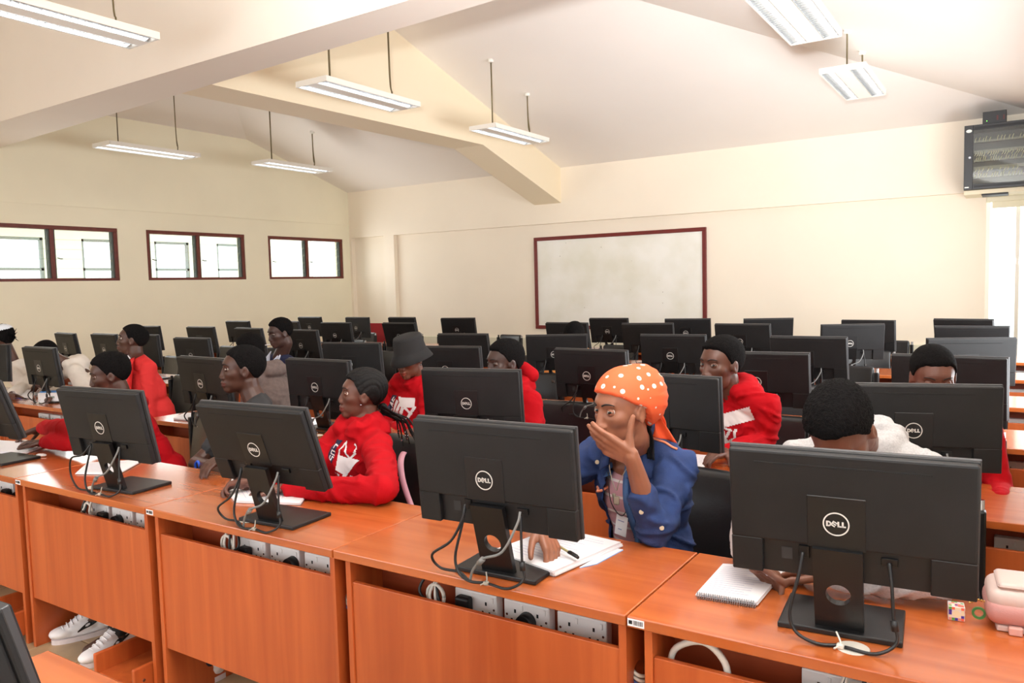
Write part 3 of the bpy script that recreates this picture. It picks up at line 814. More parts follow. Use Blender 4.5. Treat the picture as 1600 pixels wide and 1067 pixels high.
def sst(x, a, b):
    t = np.clip((x-a)/(b-a), 0, 1); return t*t*(3-2*t)
def folds(me, amp, seed=0, sc=(7, 7, 11)):
    """cloth creases: sharp ridges of a warped ridged noise"""
    co = getco(me); no = getno(me); off = Vector((seed*3.1, seed*1.7, seed*.9)); d = np.empty(len(co))
    for i, p in enumerate(co):
        q = Vector((p[0]*sc[0]+p[2]*3, p[1]*sc[1]+p[2]*2, p[2]*sc[2]))+off
        w = noise.noise(q*.6); q = q+Vector((w, -w, w))*1.6
        a = noise.noise(q); b = noise.noise(q*2.1+Vector((3, 7, 5)))
        d[i] = (1-min(1, abs(a)*3.2))**1.5*.9-abs(b)*.5+.1
    setco(me, co+no*(d*amp)[:, None])

SKINS = {}
def skin(tone):
    if tone in SKINS: return SKINS[tone]
    m = mat('skin tone %d' % (len(SKINS)+1), tone, .42, noise_amt=.10, noise_scale=14, bump=.08, bump_scale=260, spec=.45)
    l = mat('lip tone %d' % (len(SKINS)+1), (min(255, int(tone[0]*1.12)), int(tone[1]*.86), int(tone[2]*.92)), .38)
    SKINS[tone] = (m, l); return SKINS[tone]
HAIR = mat('black curly hair', (17, 15, 15), .95, spec=.12, bump=1.0, bump_scale=300, noise_amt=.6, noise_scale=120)
HAIRB = mat('black braided hair', (13, 11, 11), .6, spec=.25, bump=.6, bump_scale=300)
EYEW = mat('eye white', (196, 186, 178), .35); EYED = mat('dark brown iris', (22, 12, 8), .12)
BROW = mat('eyebrow hair', (24, 18, 16), .8)

def basis(fd, pitch=0, roll=0):
    f = Vector((fd[0], fd[1], 0)).normalized(); up = Vector((0, 0, 1)); r = f.cross(up)
    M = Matrix((r, f, up)).transposed()
    return M @ Matrix.Rotation(-math.radians(pitch), 3, 'X') @ Matrix.Rotation(math.radians(roll), 3, 'Y')

def head_blobs(bm, O, M, s, slim=1.0):
    """smooth star-shaped head (soft union of ellipsoids seen from an inner point) plus nose, lips and ears"""
    EL = [((0, -.012, .034), (.073, .093, .082)), ((0, .026, -.002), (.061*slim, .063, .086)), ((0, .024, -.056), (.051*slim, .052, .046)),
          ((0, .060, -.086), (.024, .025, .021)), ((0, .060, -.054), (.030, .030, .030)), ((.035*slim, .046, -.012), (.027, .031, .026)), ((-.035*slim, .046, -.012), (.027, .031, .026)),
          ((0, .060, .034), (.044, .028, .022))]
    c0 = np.array([0, .012, -.008]); g = bmesh.new(); bmesh.ops.create_icosphere(g, subdivisions=5, radius=1)
    tm = bpy.data.meshes.new('h'); g.to_mesh(tm); g.free(); n = getco(tm); n /= np.linalg.norm(n, axis=1)[:, None]
    acc = np.zeros(len(n)); pw = 16
    for c, r in EL:
        r = np.array(r); o = (c0-np.array(c))/r; d = n/r; A = (d*d).sum(1); B = (d*o).sum(1); C = (o*o).sum()-1
        D = B*B-A*C; t = np.where(D > 0, (-B+np.sqrt(np.maximum(D, 0)))/A, 0); acc += np.maximum(t, .02)**pw
    R_ = acc**(1/pw)*.985; Q = c0+n*R_[:, None]; Q = (Q*s) @ np.array(M).T+np.array(O); setco(tm, Q); bm.from_mesh(tm); bpy.data.meshes.remove(tm)
    def E(c, r, rot=None):
        Mx = M if rot is None else M @ rot
        ell(bm, O+M @ (Vector(c)*s), [k*s for k in r], Mx, 2)
    def K(a, ra, b, rb): cap(bm, O+M @ (Vector(a)*s), ra*s, O+M @ (Vector(b)*s), rb*s)
    for x in (-1, 1):
        E((x*.0735, -.006, -.002), (.0072, .0185, .030), Matrix.Rotation(x*math.radians(-20), 3, 'Z'))
        E((x*.070, .004, -.004), (.010, .012, .018))
        E((x*.0150, .0890, -.034), (.0095, .0110, .0085))
        K((x*.040, .0715, .0275), .0065, (x*.014, .082, .0265), .0065)
    K((0, .079, .020), .0080, (0, .092, -.024), .0110); E((0, .0945, -.029), (.0130, .0100, .0095))
    E((0, .0860, -.0550), (.0240, .0115, .0082)); E((0, .0835, -.0675), (.0210, .0120, .0090))
def head_post(me, O, M, s):
    """eye sockets, mouth line, ear hollow, nostrils; returns lip mask"""
    co = getco(me); L = (co-np.array(O)) @ np.array(M)/s
    d = np.zeros_like(L)
    for x in (-1, 1):
        r2 = ((L[:, 0]-x*.031)/.0165)**2+((L[:, 2]-.009)/.0115)**2
        g = np.exp(-r2)*(L[:, 1] > .03); d[:, 1] -= .0085*g
        r2 = ((L[:, 1]-.0)/.009)**2+((L[:, 2]+.002)/.014)**2
        g = np.exp(-r2)*(L[:, 0]*x > .068); d[:, 0] -= x*.006*g
        r2 = ((L[:, 0]-x*.006)/.003)**2+((L[:, 1]-.098)/.004)**2; g = np.exp(-r2)*(np.abs(L[:, 2]+.041) < .008); d[:, 2] += .004*g
        g = np.exp(-(((L[:, 0]-x*.017)/.004)**2+((L[:, 2]+.044)/.012)**2))*(L[:, 1] > .06); d[:, 1] -= .0015*g
    g = np.exp(-((L[:, 2]+.0612)/.0022)**2)*(np.abs(L[:, 0]) < .024)*(L[:, 1] > .07); d[:, 1] -= .0045*g
    g = np.exp(-(((L[:, 0])/.003)**2+((L[:, 2]+.045)/.007)**2))*(L[:, 1] > .07); d[:, 1] -= .002*g
    L2 = L+d; setco(me, (L2*s) @ np.array(M).T+np.array(O))
    return (np.abs(L[:, 2]+.0615) < .0135*np.sqrt(np.clip(1-(L[:, 0]/.0265)**2, 0, 1))) & (L[:, 1] > .077)

def hand_blobs(bm, W, d, pn, side, curl=(.5, .5, .5, .5), thumb=(.5, .3), s=1.0, spread=.0):
    """W wrist, d direction of the hand, pn palm normal (the way fingers curl), side +1 when the thumb is on lateral+"""
    d = Vector(d).normalized(); pn = Vector(pn); pn = (pn-d*pn.dot(d)).normalized(); lat = d.cross(pn)*side
    W = Vector(W)
    lens = (.068, .076, .070, .054); pos = (.027, .009, -.009, -.026); kn = (.082, .086, .082, .073)
    for i in range(4):
        b = W+lat*pos[i]*.55*s; k = W+(d*kn[i]+lat*pos[i])*s
        cap(bm, b, .0145*s, k, .0115*s)
        a = curl[i]; p = k; dd = (d+lat*spread*pos[i]*20).normalized(); r = (.0088, .0082, .0076, .0066)
        for j, fr in enumerate((.45, .31, .24)):
            ax = dd.cross(pn).normalized() if j == 0 else ax
            ang = a*(.9 if j == 0 else 1.1)
            dd = (Matrix.Rotation(ang, 3, ax) @ dd).normalized()
            q = p+dd*lens[i]*fr*s; cap(bm, p, (.0092, .0088, .0088, .0078)[i]*s*(1-.06*j), q, (.0088, .0085, .0082, .0072)[i]*s*(1-.08*(j+1))); p = q
    ell(bm, W+(d*.035+lat*.0-pn*-.006)*s, (.02*s,)*3)
    b = W+(d*.018+lat*.022+pn*.006)*s
    td = (lat*math.cos(thumb[0])+d*math.sin(thumb[0])+pn*.35).normalized()
    q = b+td*.038*s; cap(bm, b, .0155*s, q, .0115*s)
    ax = td.cross(d).normalized(); td = (Matrix.Rotation(thumb[1], 3, ax) @ td).normalized(); q2 = q+td*.030*s; cap(bm, q, .0108*s, q2, .0095*s)
    td = (Matrix.Rotation(thumb[1]*.8, 3, ax) @ td).normalized(); cap(bm, q2, .0095*s, q2+td*.022*s, .0078*s)

def hairline(y):
    return np.interp(y, [-.12, -.085, -.05, -.028, -.006, .012, .024, .040, .056, .075, .1], [-.052, -.050, -.040, -.010, .012, .004, .018, .050, .066, .070, .070])
def hair_mesh(O, M, s, th, kind='short', rough=.0012, seed=1, dens=5):
    bm = bmesh.new(); bmesh.ops.create_icosphere(bm, subdivisions=dens, radius=1)
    me = bpy.data.meshes.new('hair'); bm.to_mesh(me); bm.free(); n = getco(me)
    c = np.array([0, -.012, .034]); P = n*np.array([.073, .093, .082])+c
    P[:, 1] += np.where(n[:, 1] > 0, .002, 0)
    m = P[:, 2]-hairline(P[:, 1]); k = sst(m, -.004, .008)
    top = sst(n[:, 2], -.1, .75); wob = np.array([noise.noise(Vector(q_)*55+Vector((seed, 2, 0))) for q_ in P])*.004; m = m+wob; k = sst(m, -.005, .012)
    off = -.012+(th*(.30+.70*top)+.0135)*k
    if kind == 'afro': off += k*th*.5*sst(P[:, 2], .0, .1)
    if kind == 'rows':
        ph = np.arctan2(n[:, 0], .55+n[:, 2]*.3); rid = np.abs(np.sin((n[:, 0]*9+n[:, 2]*4+np.sin(n[:, 1]*4)*1.4)*1.5)); off += k*.0045*(rid**.6-.5)
        bead = np.sin(n[:, 1]*75)*.5; off += k*.0010*bead
    rr = np.array([noise.noise(Vector(p)*260+Vector((seed, 0, 0))) for p in P])
    off += k*rough*rr
    Q = P+n*off[:, None]
    setco(me, (Q*s) @ np.array(M).T+np.array(O))
    bm = bmesh.new(); bm.from_mesh(me)
    kk = k; dele = [f for f in bm.faces if all(kk[v.index] < .01 for v in f.verts)]
    bmesh.ops.delete(bm, geom=dele, context='FACES'); bm.to_mesh(me); bm.free()
    return me
def eyes(par, O, M, s, gaze=(0, 1, 0), openk=.42, skm=None):
    g = Vector(gaze).normalized()
    for x in (-1, 1):
        bm = bmesh.new(); bmesh.ops.create_uvsphere(bm, u_segments=20, v_segments=14, radius=.0122)
        C = Vector((x*.0300, .0690, .0085))
        for f in bm.faces:
            f.smooth = True; f.material_index = 1 if f.calc_center_median().normalized().dot(g) > .86 else 0
        for v in bm.verts: v.co = O+M @ ((v.co+C)*s)
        from_bm('eye', bm, [EYEW, EYED], par)
        bm = bmesh.new(); R = .0135; nu, nv = 26, 20; vs = {}
        for i in range(nu+1):
            for j in range(nv+1):
                az = -1.5+3.0*i/nu; hh = openk*math.cos(az*1.25) if abs(az) < 1.25 else 0
                hh = max(hh, .0); t = j/nv
                for part in (0, 1):
                    e = (.10+hh+(1.25-.10-hh)*t) if part else (.10-hh*.75-(1.25+.10-hh*.75)*t)
                    rr = R+(.0008 if j == 0 else 0)
                    vs[(i, j, part)] = bm.verts.new((rr*math.sin(az)*math.cos(e), rr*math.cos(az)*math.cos(e), rr*math.sin(e)))
        for i in range(nu):
            for j in range(nv):
                for part in (0, 1): bm.faces.new((vs[(i, j, part)], vs[(i+1, j, part)], vs[(i+1, j+1, part)], vs[(i, j+1, part)])).smooth = True
        for v in bm.verts: v.co = O+M @ ((v.co+C)*s)
        from_bm('eyelid', bm, skm, par)
        bm = bmesh.new(); tube(bm, [(x*.013, .0885, .0275), (x*.026, .0865, .0325), (x*.038, .079, .0325), (x*.047, .069, .028)], lambda t: .0028*(1-.5*t), 8, 0, 5)
        for v in bm.verts: v.co = O+M @ (v.co*s)
        from_bm('eyebrow', bm, BROW, par)

def person(P):
    res = P.get('res', .0045); s = P.get('s', 1.04)
    O = at(P['head'][0], P['head'][1], Y=P['head'][2]); M = basis(P['f'], P.get('pitch', 0), P.get('roll', 0))
    tf = Vector((P.get('tf', (0, -1))[0], P.get('tf', (0, -1))[1], 0)).normalized(); tr = tf.cross(Vector((0, 0, 1)))
    e = empty('person', (O.x, O.y, 0), 0, P['lab'], 'person')
    inv = Vector((-O.x, -O.y, 0)); O = O+inv                      # build in the person's own space
    loc = lambda v: Vector(v)+inv
    nb = O+M @ Vector((0, -.030, -.085))*s; drop = P.get('drop', .20)
    sc = loc(P['sh']) if 'sh' in P else Vector((O.x, O.y, O.z))-tf*P.get('lean', .03)+Vector((0, 0, -drop))
    hip = loc(P['hip']) if 'hip' in P else Vector((sc.x, sc.y, .52))-tf*P.get('hipback', .10)
    hw = P.get('w', .36)/2; A = {}
    spine = (sc-hip).normalized()
    for k, sg in (('R', 1), ('L', -1)):
        shp = sc+tr*sg*(hw-.035)+Vector((0, 0, -.015))
        el = loc(P[k][0]) if k in P else shp+Vector((0, 0, -.26))+tr*sg*.05+tf*.04
        wr = loc(P[k][1]) if k in P else el+tf*.22+Vector((0, 0, .02))
        A[k] = (shp, el, wr)
    knees = {k: hip+tf*.36+tr*sg*.10+Vector((0, 0, .0)) for k, sg in (('R', 1), ('L', -1))}
    feet = {k: Vector((knees[k].x, knees[k].y, .10))+tf*.03 for k in knees}
    if 'feet' in P:
        for k in P['feet']:
            feet[k] = loc(P['feet'][k][0]); kk = feet[k]; knees[k] = Vector(((hip.x+kk.x)/2, min(hip.y-.28, kk.y+.12), .5))
    # body: one continuous skin surface from head to feet
    bm = bmesh.new(); head_blobs(bm, O, M, s, P.get('slim', 1))
    cap(bm, O+M @ Vector((0, -.022, -.045))*s, .050*s*P.get('nk', 1), nb, .050*s*P.get('nk', 1)); cap(bm, nb, .050*s*P.get('nk', 1), sc+spine*.02, .058*s)
    ell(bm, sc-spine*.05, (.10, .07, .07)); cap(bm, sc, .06, hip, .07)
    for k, sg in (('R', 1), ('L', -1)):
        shp, el, wr = A[k]
        cap(bm, sc-spine*.02, .045, shp, .040); cap(bm, shp, .040, el, .034); cap(bm, el, .036, el+(wr-el)*.35, .036); cap(bm, el+(wr-el)*.35, .036, wr, .0235)
        cap(bm, hip, .06, hip+tr*sg*.07, .06); cap(bm, hip+tr*sg*.07, .06, knees[k], .045); cap(bm, knees[k], .045, feet[k], .035); cap(bm, feet[k], .035, feet[k]+tf*.12+Vector((0, 0, -.05)), .028)
        h = P.get('h'+k)
        if h is None: h = dict(d=(wr-el).normalized(), pn=(0, 0, -1), side=-sg, curl=(.35, .35, .4, .45))
        if h: hand_blobs(bm, wr, h['d'], h['pn'], h.get('side', -sg), h.get('curl', (.4,)*4), h.get('thumb', (.6, .2)), h.get('s', 1.0), h.get('spread', 0))
    body = remesh(bm, res, 2, .5); lips = head_post(body, O, M, s)
    sk, lp = skin(P.get('skin', (92, 58, 44)))
    bo = link('body', body, [sk, lp], e)
    mi = np.zeros(len(body.polygons), 'i')
    lt = np.array([all(lips[v] for v in p.vertices) for p in body.polygons]) if res < .006 else np.zeros(len(body.polygons), bool)
    mi[lt] = 1; body.polygons.foreach_set('material_index', mi); body.update()
    if P.get('eyes', True): eyes(e, O, M, s, P.get('gaze', (0, 1, 0)), P.get('open', .42), sk)
    # hair
    hk = P.get('hair', 'short')
    if hk: link('hair', hair_mesh(O, M, s, P.get('hth', .010), hk, P.get('hr', .0022), seed=len(P['lab']), dens=P.get('hd', 5)), HAIRB if hk == 'rows' else HAIR, e, True)
    # garment
    gm = P['cloth']; cv = max(.0075, res*1.4) if res < .006 else .012; g = P.get('bulk', 1.0)
    Mt = Matrix((tr, spine.cross(tr)*-1 if spine.cross(tr).dot(tf) < 0 else spine.cross(tr), spine)).transposed()
    bm = bmesh.new()
    Lt = (sc-hip).length
    ell(bm, hip+spine*.02, (.165*g, .125*g, .12), Mt, 3); ell(bm, hip+spine*Lt*.35, (.150*g, .115*g, .16), Mt, 3); ell(bm, hip+spine*Lt*.68, (.165*g, .118*g, .17), Mt, 3)
    cap(bm, A['L'][0]+Vector((0, 0, -.012)), .058*g, A['R'][0]+Vector((0, 0, -.012)), .058*g, 16); cap(bm, A['L'][0].lerp(sc, .3)+spine*.0, .060, sc+spine*.03, .060); cap(bm, A['R'][0].lerp(sc, .3), .060, sc+spine*.03, .060)
    cap(bm, A['L'][0].lerp(hip, .25), .06*g, A['R'][0].lerp(hip, .25), .06*g)
    cap(bm, sc-spine*.07, .085, sc-spine*.01+M @ Vector((0, -.01, 0)), .066)
    for k in 'RL':
        shp, el, wr = A[k]; shp = shp+Vector((0, 0, -.010))
        if P.get('sleeve', 'long') == 'long':
            fr = P.get('cuff'+k, .93); w2 = el+(wr-el)*fr
            cap(bm, shp, .060*g, el, .047*g, 16); cap(bm, el, .047*g, el+(wr-el)*fr*.5, .045*g, 16); cap(bm, el+(wr-el)*fr*.5, .045*g, w2-(w2-el).normalized()*.045, .040*g, 16); re_ = .0475-.014*fr; cap(bm, w2-(w2-el).normalized()*.035, re_, w2, re_, 16)
        elif P['sleeve'] == 'short':
            cap(bm, shp, .064*g, shp+(el-shp)*.72, .058*g, 16)
    cl = P.get('ctype', 'hoodie')
    if cl == 'hoodie':
        F = Matrix((tr, tf, Vector((0, 0, 1)))).transposed(); nc = sc+Vector((0, 0, .052))
        for k in range(15):
            a = -2.35+4.7*k/14; bx, by = math.sin(a)*.078, -math.cos(a)*.072
            ell(bm, nc+F @ Vector((bx, by, .018*math.cos(a)-.004)), (.033+.012*math.cos(a/2),)*3)
        for k in range(7):
            a = -.9+1.8*k/6; ell(bm, nc+F @ Vector((math.sin(a)*.10, -math.cos(a)*.095-.012, -.018)), (.040,)*3)
    elif cl == 'tee':
        F = Matrix((tr, tf, Vector((0, 0, 1)))).transposed(); nc = sc+Vector((0, 0, .022))
        for k in range(18): a = 2*math.pi*k/18; ell(bm, nc+F @ Vector((math.sin(a)*.066, math.cos(a)*.064, -.006-.014*math.cos(a))), (.013,)*3)
    gme = remesh(bm, cv, P.get('gs', 9), .5); folds(gme, P.get('fold', .0075 if res < .0052 else .0035)*1.35, len(P['lab']))
    go = link(P.get('gname', 'hoodie'), gme, gm, e)
    # trousers and shoes
    bm = bmesh.new()
    for k, sg in (('R', 1), ('L', -1)):
        cap(bm, hip+Vector((0, 0, -.01)), .10, hip+tr*sg*.08, .095); cap(bm, hip+tr*sg*.08, .092, knees[k], .066); cap(bm, knees[k], .066, feet[k]+Vector((0, 0, .03)), .048)
    link('trousers', remesh(bm, .014, 2), P.get('trou', TROU), e)
    for k, sg in (('R', 1), ('L', -1)):
        fdv = Vector(P['feet'][k][1]) if 'feet' in P else tf
        shoe(e, feet[k], fdv.normalized(), P.get('shoe', SHOEB), 'feet' in P, sg)
    return dict(e=e, O=O, M=M, s=s, sc=sc, hip=hip, tf=tf, tr=tr, A=A, Mt=Mt, go=go, gme=gme, inv=inv, spine=spine, body=body)
TROU = mat('dark trousers', (38, 42, 56), .8, bump=.2, bump_scale=200)
SHOEB = mat('dark shoe', (30, 28, 28), .5); SHOEW = mat('white sneaker leather', (238, 236, 238), .42, noise_amt=.05, noise_scale=30)
SOLEW = mat('sneaker sole', (222, 212, 214), .6, noise_amt=.1, noise_scale=25); SOCKM = mat('pale grey sock', (205, 200, 198), .9, bump=.3, bump_scale=300)
def shoe(par, ank, fd, m, detail, sg):
    fd = Vector((fd.x, fd.y, 0)).normalized(); rt = fd.cross(Vector((0, 0, 1))); a = Vector((ank.x, ank.y, 0))
    T = lambda x, y, z: a+rt*x+fd*y+Vector((0, 0, z))
    Mr = Matrix((rt, fd, Vector((0, 0, 1)))).transposed()
    bm = bmesh.new()
    ell(bm, T(0, -.035, .055), (.037, .05, .045), Mr); ell(bm, T(0, .05, .052), (.041, .09, .034), Mr); ell(bm, T(-.004*sg, .125, .042), (.044, .062, .028), Mr); cap(bm, T(0, -.03, .06), .035, T(0, .0, .105), .036)
    ell(bm, T(0, .05, .03), (.042, .12, .015), Mr)
    if detail: cap(bm, T(0, .02, .10), .028, T(0, .085, .068), .022)
    me = remesh(bm, .006 if detail else .012, 2)
    co = getco(me); co[:, 2] = np.maximum(co[:, 2], .022); setco(me, co)
    sh = link('sneaker' if detail else 'shoe', me, m, par)
    bm = bmesh.new(); N = 28; pts = []
    for k in range(N):
        t = 2*math.pi*k/N; y = .045+.130*math.cos(t); w = .040+.008*math.cos(t-.2) if math.cos(t) > 0 else .040
        x = math.sin(t)*w
        pts.append(T(x, y, 0))
    prism(bm, pts, (0, 0, .021)); from_bm('sole', bm, SOLEW if detail else m, sh)
    if detail:
        cap2 = bmesh.new(); cap(cap2, T(0, -.012, .10), .034, T(0, -.02, .16), .037); link('sock', remesh(cap2, .007, 1), SOCKM, par)
        bm = bmesh.new()
        for k in range(6):
            y = .035+.018*k; z = .117-.0098*k
            tube(bm, [T(-.026, y, z-.010), T(0, y+.006, z+.004), T(.026, y, z-.010)], .0023, 6, 0, 4)
        for sgn in (-1, 1): tube(bm, [T(0, .03, .126), T(sgn*.03, .045, .135), T(sgn*.036, .02, .125), T(0, .03, .124)], .002, 6, 0, 5)
        from_bm('laces', bm, PAPER, sh)
        for sgn in (-1, 1):
            bm = bmesh.new(); bv = BVHTree.FromPolygons([v.co[:] for v in me.vertices], [p.vertices[:] for p in me.polygons])
            prev = None
            for k in range(15):
                t = k/14; y = .075-.105*t; zc = .042+.046*t+.004*math.sin(t*6); h = .009*math.sin(math.pi*min(1, t*.9+.08))+.001
                row = []
                for z in (zc-h, zc+h):
                    o_ = T(sgn*.09, y, z); hit = bv.ray_cast(o_, -rt*sgn)
                    q = hit[0] if hit[0] is not None else T(sgn*.04, y, z)
                    row.append(bm.verts.new(q+rt*sgn*.0018))
                if prev: bm.faces.new((prev[0], row[0], row[1], prev[1]))
                prev = row
            from_bm('side_stripe', bm, BLACK3, sh)

def project_patch(R, name, m, origin, u, v, ray, test, nu, nv, eps=.0025, mesh=None, parent=None):
    """flat print following the cloth: cells whose centre passes test(a,b) with a,b in 0..1"""
    me = mesh or R['gme']; bv = BVHTree.FromPolygons([x.co[:] for x in me.vertices], [p.vertices[:] for p in me.polygons])
    bm = bmesh.new(); vs = {}
    def V(i, j):
        if (i, j) not in vs:
            p = origin+u*(i/nu)+v*(j/nv)-ray*.3; h = bv.ray_cast(p, ray)
            vs[(i, j)] = bm.verts.new(h[0]-ray*eps) if h[0] is not None and .115 < (h[0]-p).length < .45 else None
        return vs[(i, j)]
    for i in range(nu):
        for j in range(nv):
            if test((i+.5)/nu, (j+.5)/nv):
                q = [V(i, j), V(i+1, j), V(i+1, j+1), V(i, j+1)]
                if all(q): bm.faces.new(q).smooth = True
    return from_bm(name, bm, m, parent or R['go'])
def strokes(S_, w):
    """S_: list of ((x0,y0),(x1,y1)) segments; returns inside test"""
    def t(a, b):
        for (p, q) in S_:
            dx, dy = q[0]-p[0], q[1]-p[1]; L = dx*dx+dy*dy or 1e-9
            k = max(0, min(1, ((a-p[0])*dx+(b-p[1])*dy)/L))
            if (a-p[0]-k*dx)**2+(b-p[1]-k*dy)**2 < w*w: return True
        return False
    return t
def inpoly(P_):
    def t(a, b):
        c = False; n = len(P_)
        for i in range(n):
            x1, y1 = P_[i]; x2, y2 = P_[(i+1) % n]
            if (y1 > b) != (y2 > b) and a < (x2-x1)*(b-y1)/(y2-y1)+x1: c = not c
        return c
    return t
GL_ = {'O': [((0, 0), (.6, 0)), ((.6, 0), (.6, 1)), ((.6, 1), (0, 1)), ((0, 1), (0, 0))], 'S': [((.6, 1), (0, 1)), ((0, 1), (0, .5)), ((0, .5), (.6, .5)), ((.6, .5), (.6, 0)), ((.6, 0), (0, 0))],
       'A': [((0, 0), (.3, 1)), ((.3, 1), (.6, 0)), ((.13, .38), (.47, .38))], 'L': [((0, 1), (0, 0)), ((0, 0), (.55, 0))], 'U': [((0, 1), (0, 0)), ((0, 0), (.6, 0)), ((.6, 0), (.6, 1))],
       'N': [((0, 0), (0, 1)), ((0, 1), (.6, 0)), ((.6, 0), (.6, 1))], 'R': [((0, 0), (0, 1)), ((0, 1), (.55, 1)), ((.55, 1), (.55, .5)), ((.55, .5), (0, .5)), ((.2, .5), (.6, 0))],
       'Y': [((0, 1), (.3, .5)), ((.6, 1), (.3, .5)), ((.3, .5), (.3, 0))], 'K': [((0, 0), (0, 1)), ((.6, 1), (0, .45)), ((.15, .55), (.6, 0))], 'E': [((.55, 1), (0, 1)), ((0, 1), (0, 0)), ((0, 0), (.55, 0)), ((0, .5), (.45, .5))],
       'Q': [((0, 0), (.6, 0)), ((.6, 0), (.6, 1)), ((.6, 1), (0, 1)), ((0, 1), (0, 0)), ((.35, .3), (.7, -.1))], 'J': [((.5, 1), (.5, 0)), ((.5, 0), (0, 0)), ((0, 0), (0, .25))]}
def word(w, x, y, h, ang=0, gap=.85):
    out = []; ca, sa = math.cos(ang), math.sin(ang)
    for i, ch in enumerate(w):
        for (p, q) in GL_[ch]:
            f = lambda r_: (x+((r_[0]+i*gap)*ca-r_[1]*sa)*h, y+((r_[0]+i*gap)*sa+r_[1]*ca)*h)
            out.append((f(p), f(q)))
    return out
RED = mat('red hoodie fleece', (172, 6, 20), .9, bump=.25, bump_scale=300, spec=.2)
NAVY = mat('navy print', (26, 26, 60), .7); WHITEINK = mat('white print', (240, 238, 240), .7)
# ------------------------------------------------------------------ who sits where
A_ = lambda x, y, **k: at(x, y, **k)
V3 = Vector
DENIM = mat('blue denim', (32, 54, 102), .85, noise_amt=.28, noise_scale=18, bump=.35, bump_scale=420)
DENIM2 = mat('washed denim', (62, 92, 138), .85, noise_amt=.2, noise_scale=26, bump=.3, bump_scale=420)
PIPE = mat('orange piping', (226, 140, 104), .6)
def striped(name, c0, c1, sc, thr, rough=.85):
    m = bpy.data.materials.new(name); m.use_nodes = True; nt = m.node_tree; b = nt.nodes['Principled BSDF']; b.inputs['Roughness'].default_value = rough
    tc = nt.nodes.new('ShaderNodeTexCoord'); w = nt.nodes.new('ShaderNodeTexWave'); w.bands_direction = 'Z'; w.inputs['Scale'].default_value = sc; w.inputs['Distortion'].default_value = .6
    w.inputs['Detail'].default_value = 1
    g = nt.nodes.new('ShaderNodeMath'); g.operation = 'GREATER_THAN'; g.inputs[1].default_value = thr
    mx = nt.nodes.new('ShaderNodeMixRGB'); mx.inputs[1].default_value = srgb(*c0); mx.inputs[2].default_value = srgb(*c1)
    nt.links.new(tc.outputs['Object'], w.inputs['Vector']); nt.links.new(w.outputs['Fac'], g.inputs[0]); nt.links.new(g.outputs[0], mx.inputs[0]); nt.links.new(mx.outputs[0], b.inputs['Base Color'])
    return m
PINKS = striped('pink striped knit', (206, 158, 168), (240, 232, 232), 6.2, .93)
def bandana():
    m = bpy.data.materials.new('orange bandana print'); m.use_nodes = True; nt = m.node_tree; b = nt.nodes['Principled BSDF']; b.inputs['Roughness'].default_value = .7
    tc = nt.nodes.new('ShaderNodeTexCoord'); v = nt.nodes.new('ShaderNodeTexVoronoi'); v.inputs['Scale'].default_value = 33; v.inputs['Randomness'].default_value = .55
    a = nt.nodes.new('ShaderNodeMath'); a.operation = 'LESS_THAN'; a.inputs[1].default_value = .27
    c = nt.nodes.new('ShaderNodeMath'); c.operation = 'GREATER_THAN'; c.inputs[1].default_value = .07
    d = nt.nodes.new('ShaderNodeMath'); d.operation = 'MULTIPLY'
    mx = nt.nodes.new('ShaderNodeMixRGB'); mx.inputs[1].default_value = srgb(236, 98, 52); mx.inputs[2].default_value = srgb(246, 232, 222)
    nt.links.new(tc.outputs['Object'], v.inputs['Vector']); nt.links.new(v.outputs['Distance'], a.inputs[0]); nt.links.new(v.outputs['Distance'], c.inputs[0])
    nt.links.new(a.outputs[0], d.inputs[0]); nt.links.new(c.outputs[0], d.inputs[1]); nt.links.new(d.outputs[0], mx.inputs[0]); nt.links.new(mx.outputs[0], b.inputs['Base Color'])
    return m
BAND = bandana(); BANDP = mat('plain orange cotton', (238, 92, 44), .7)

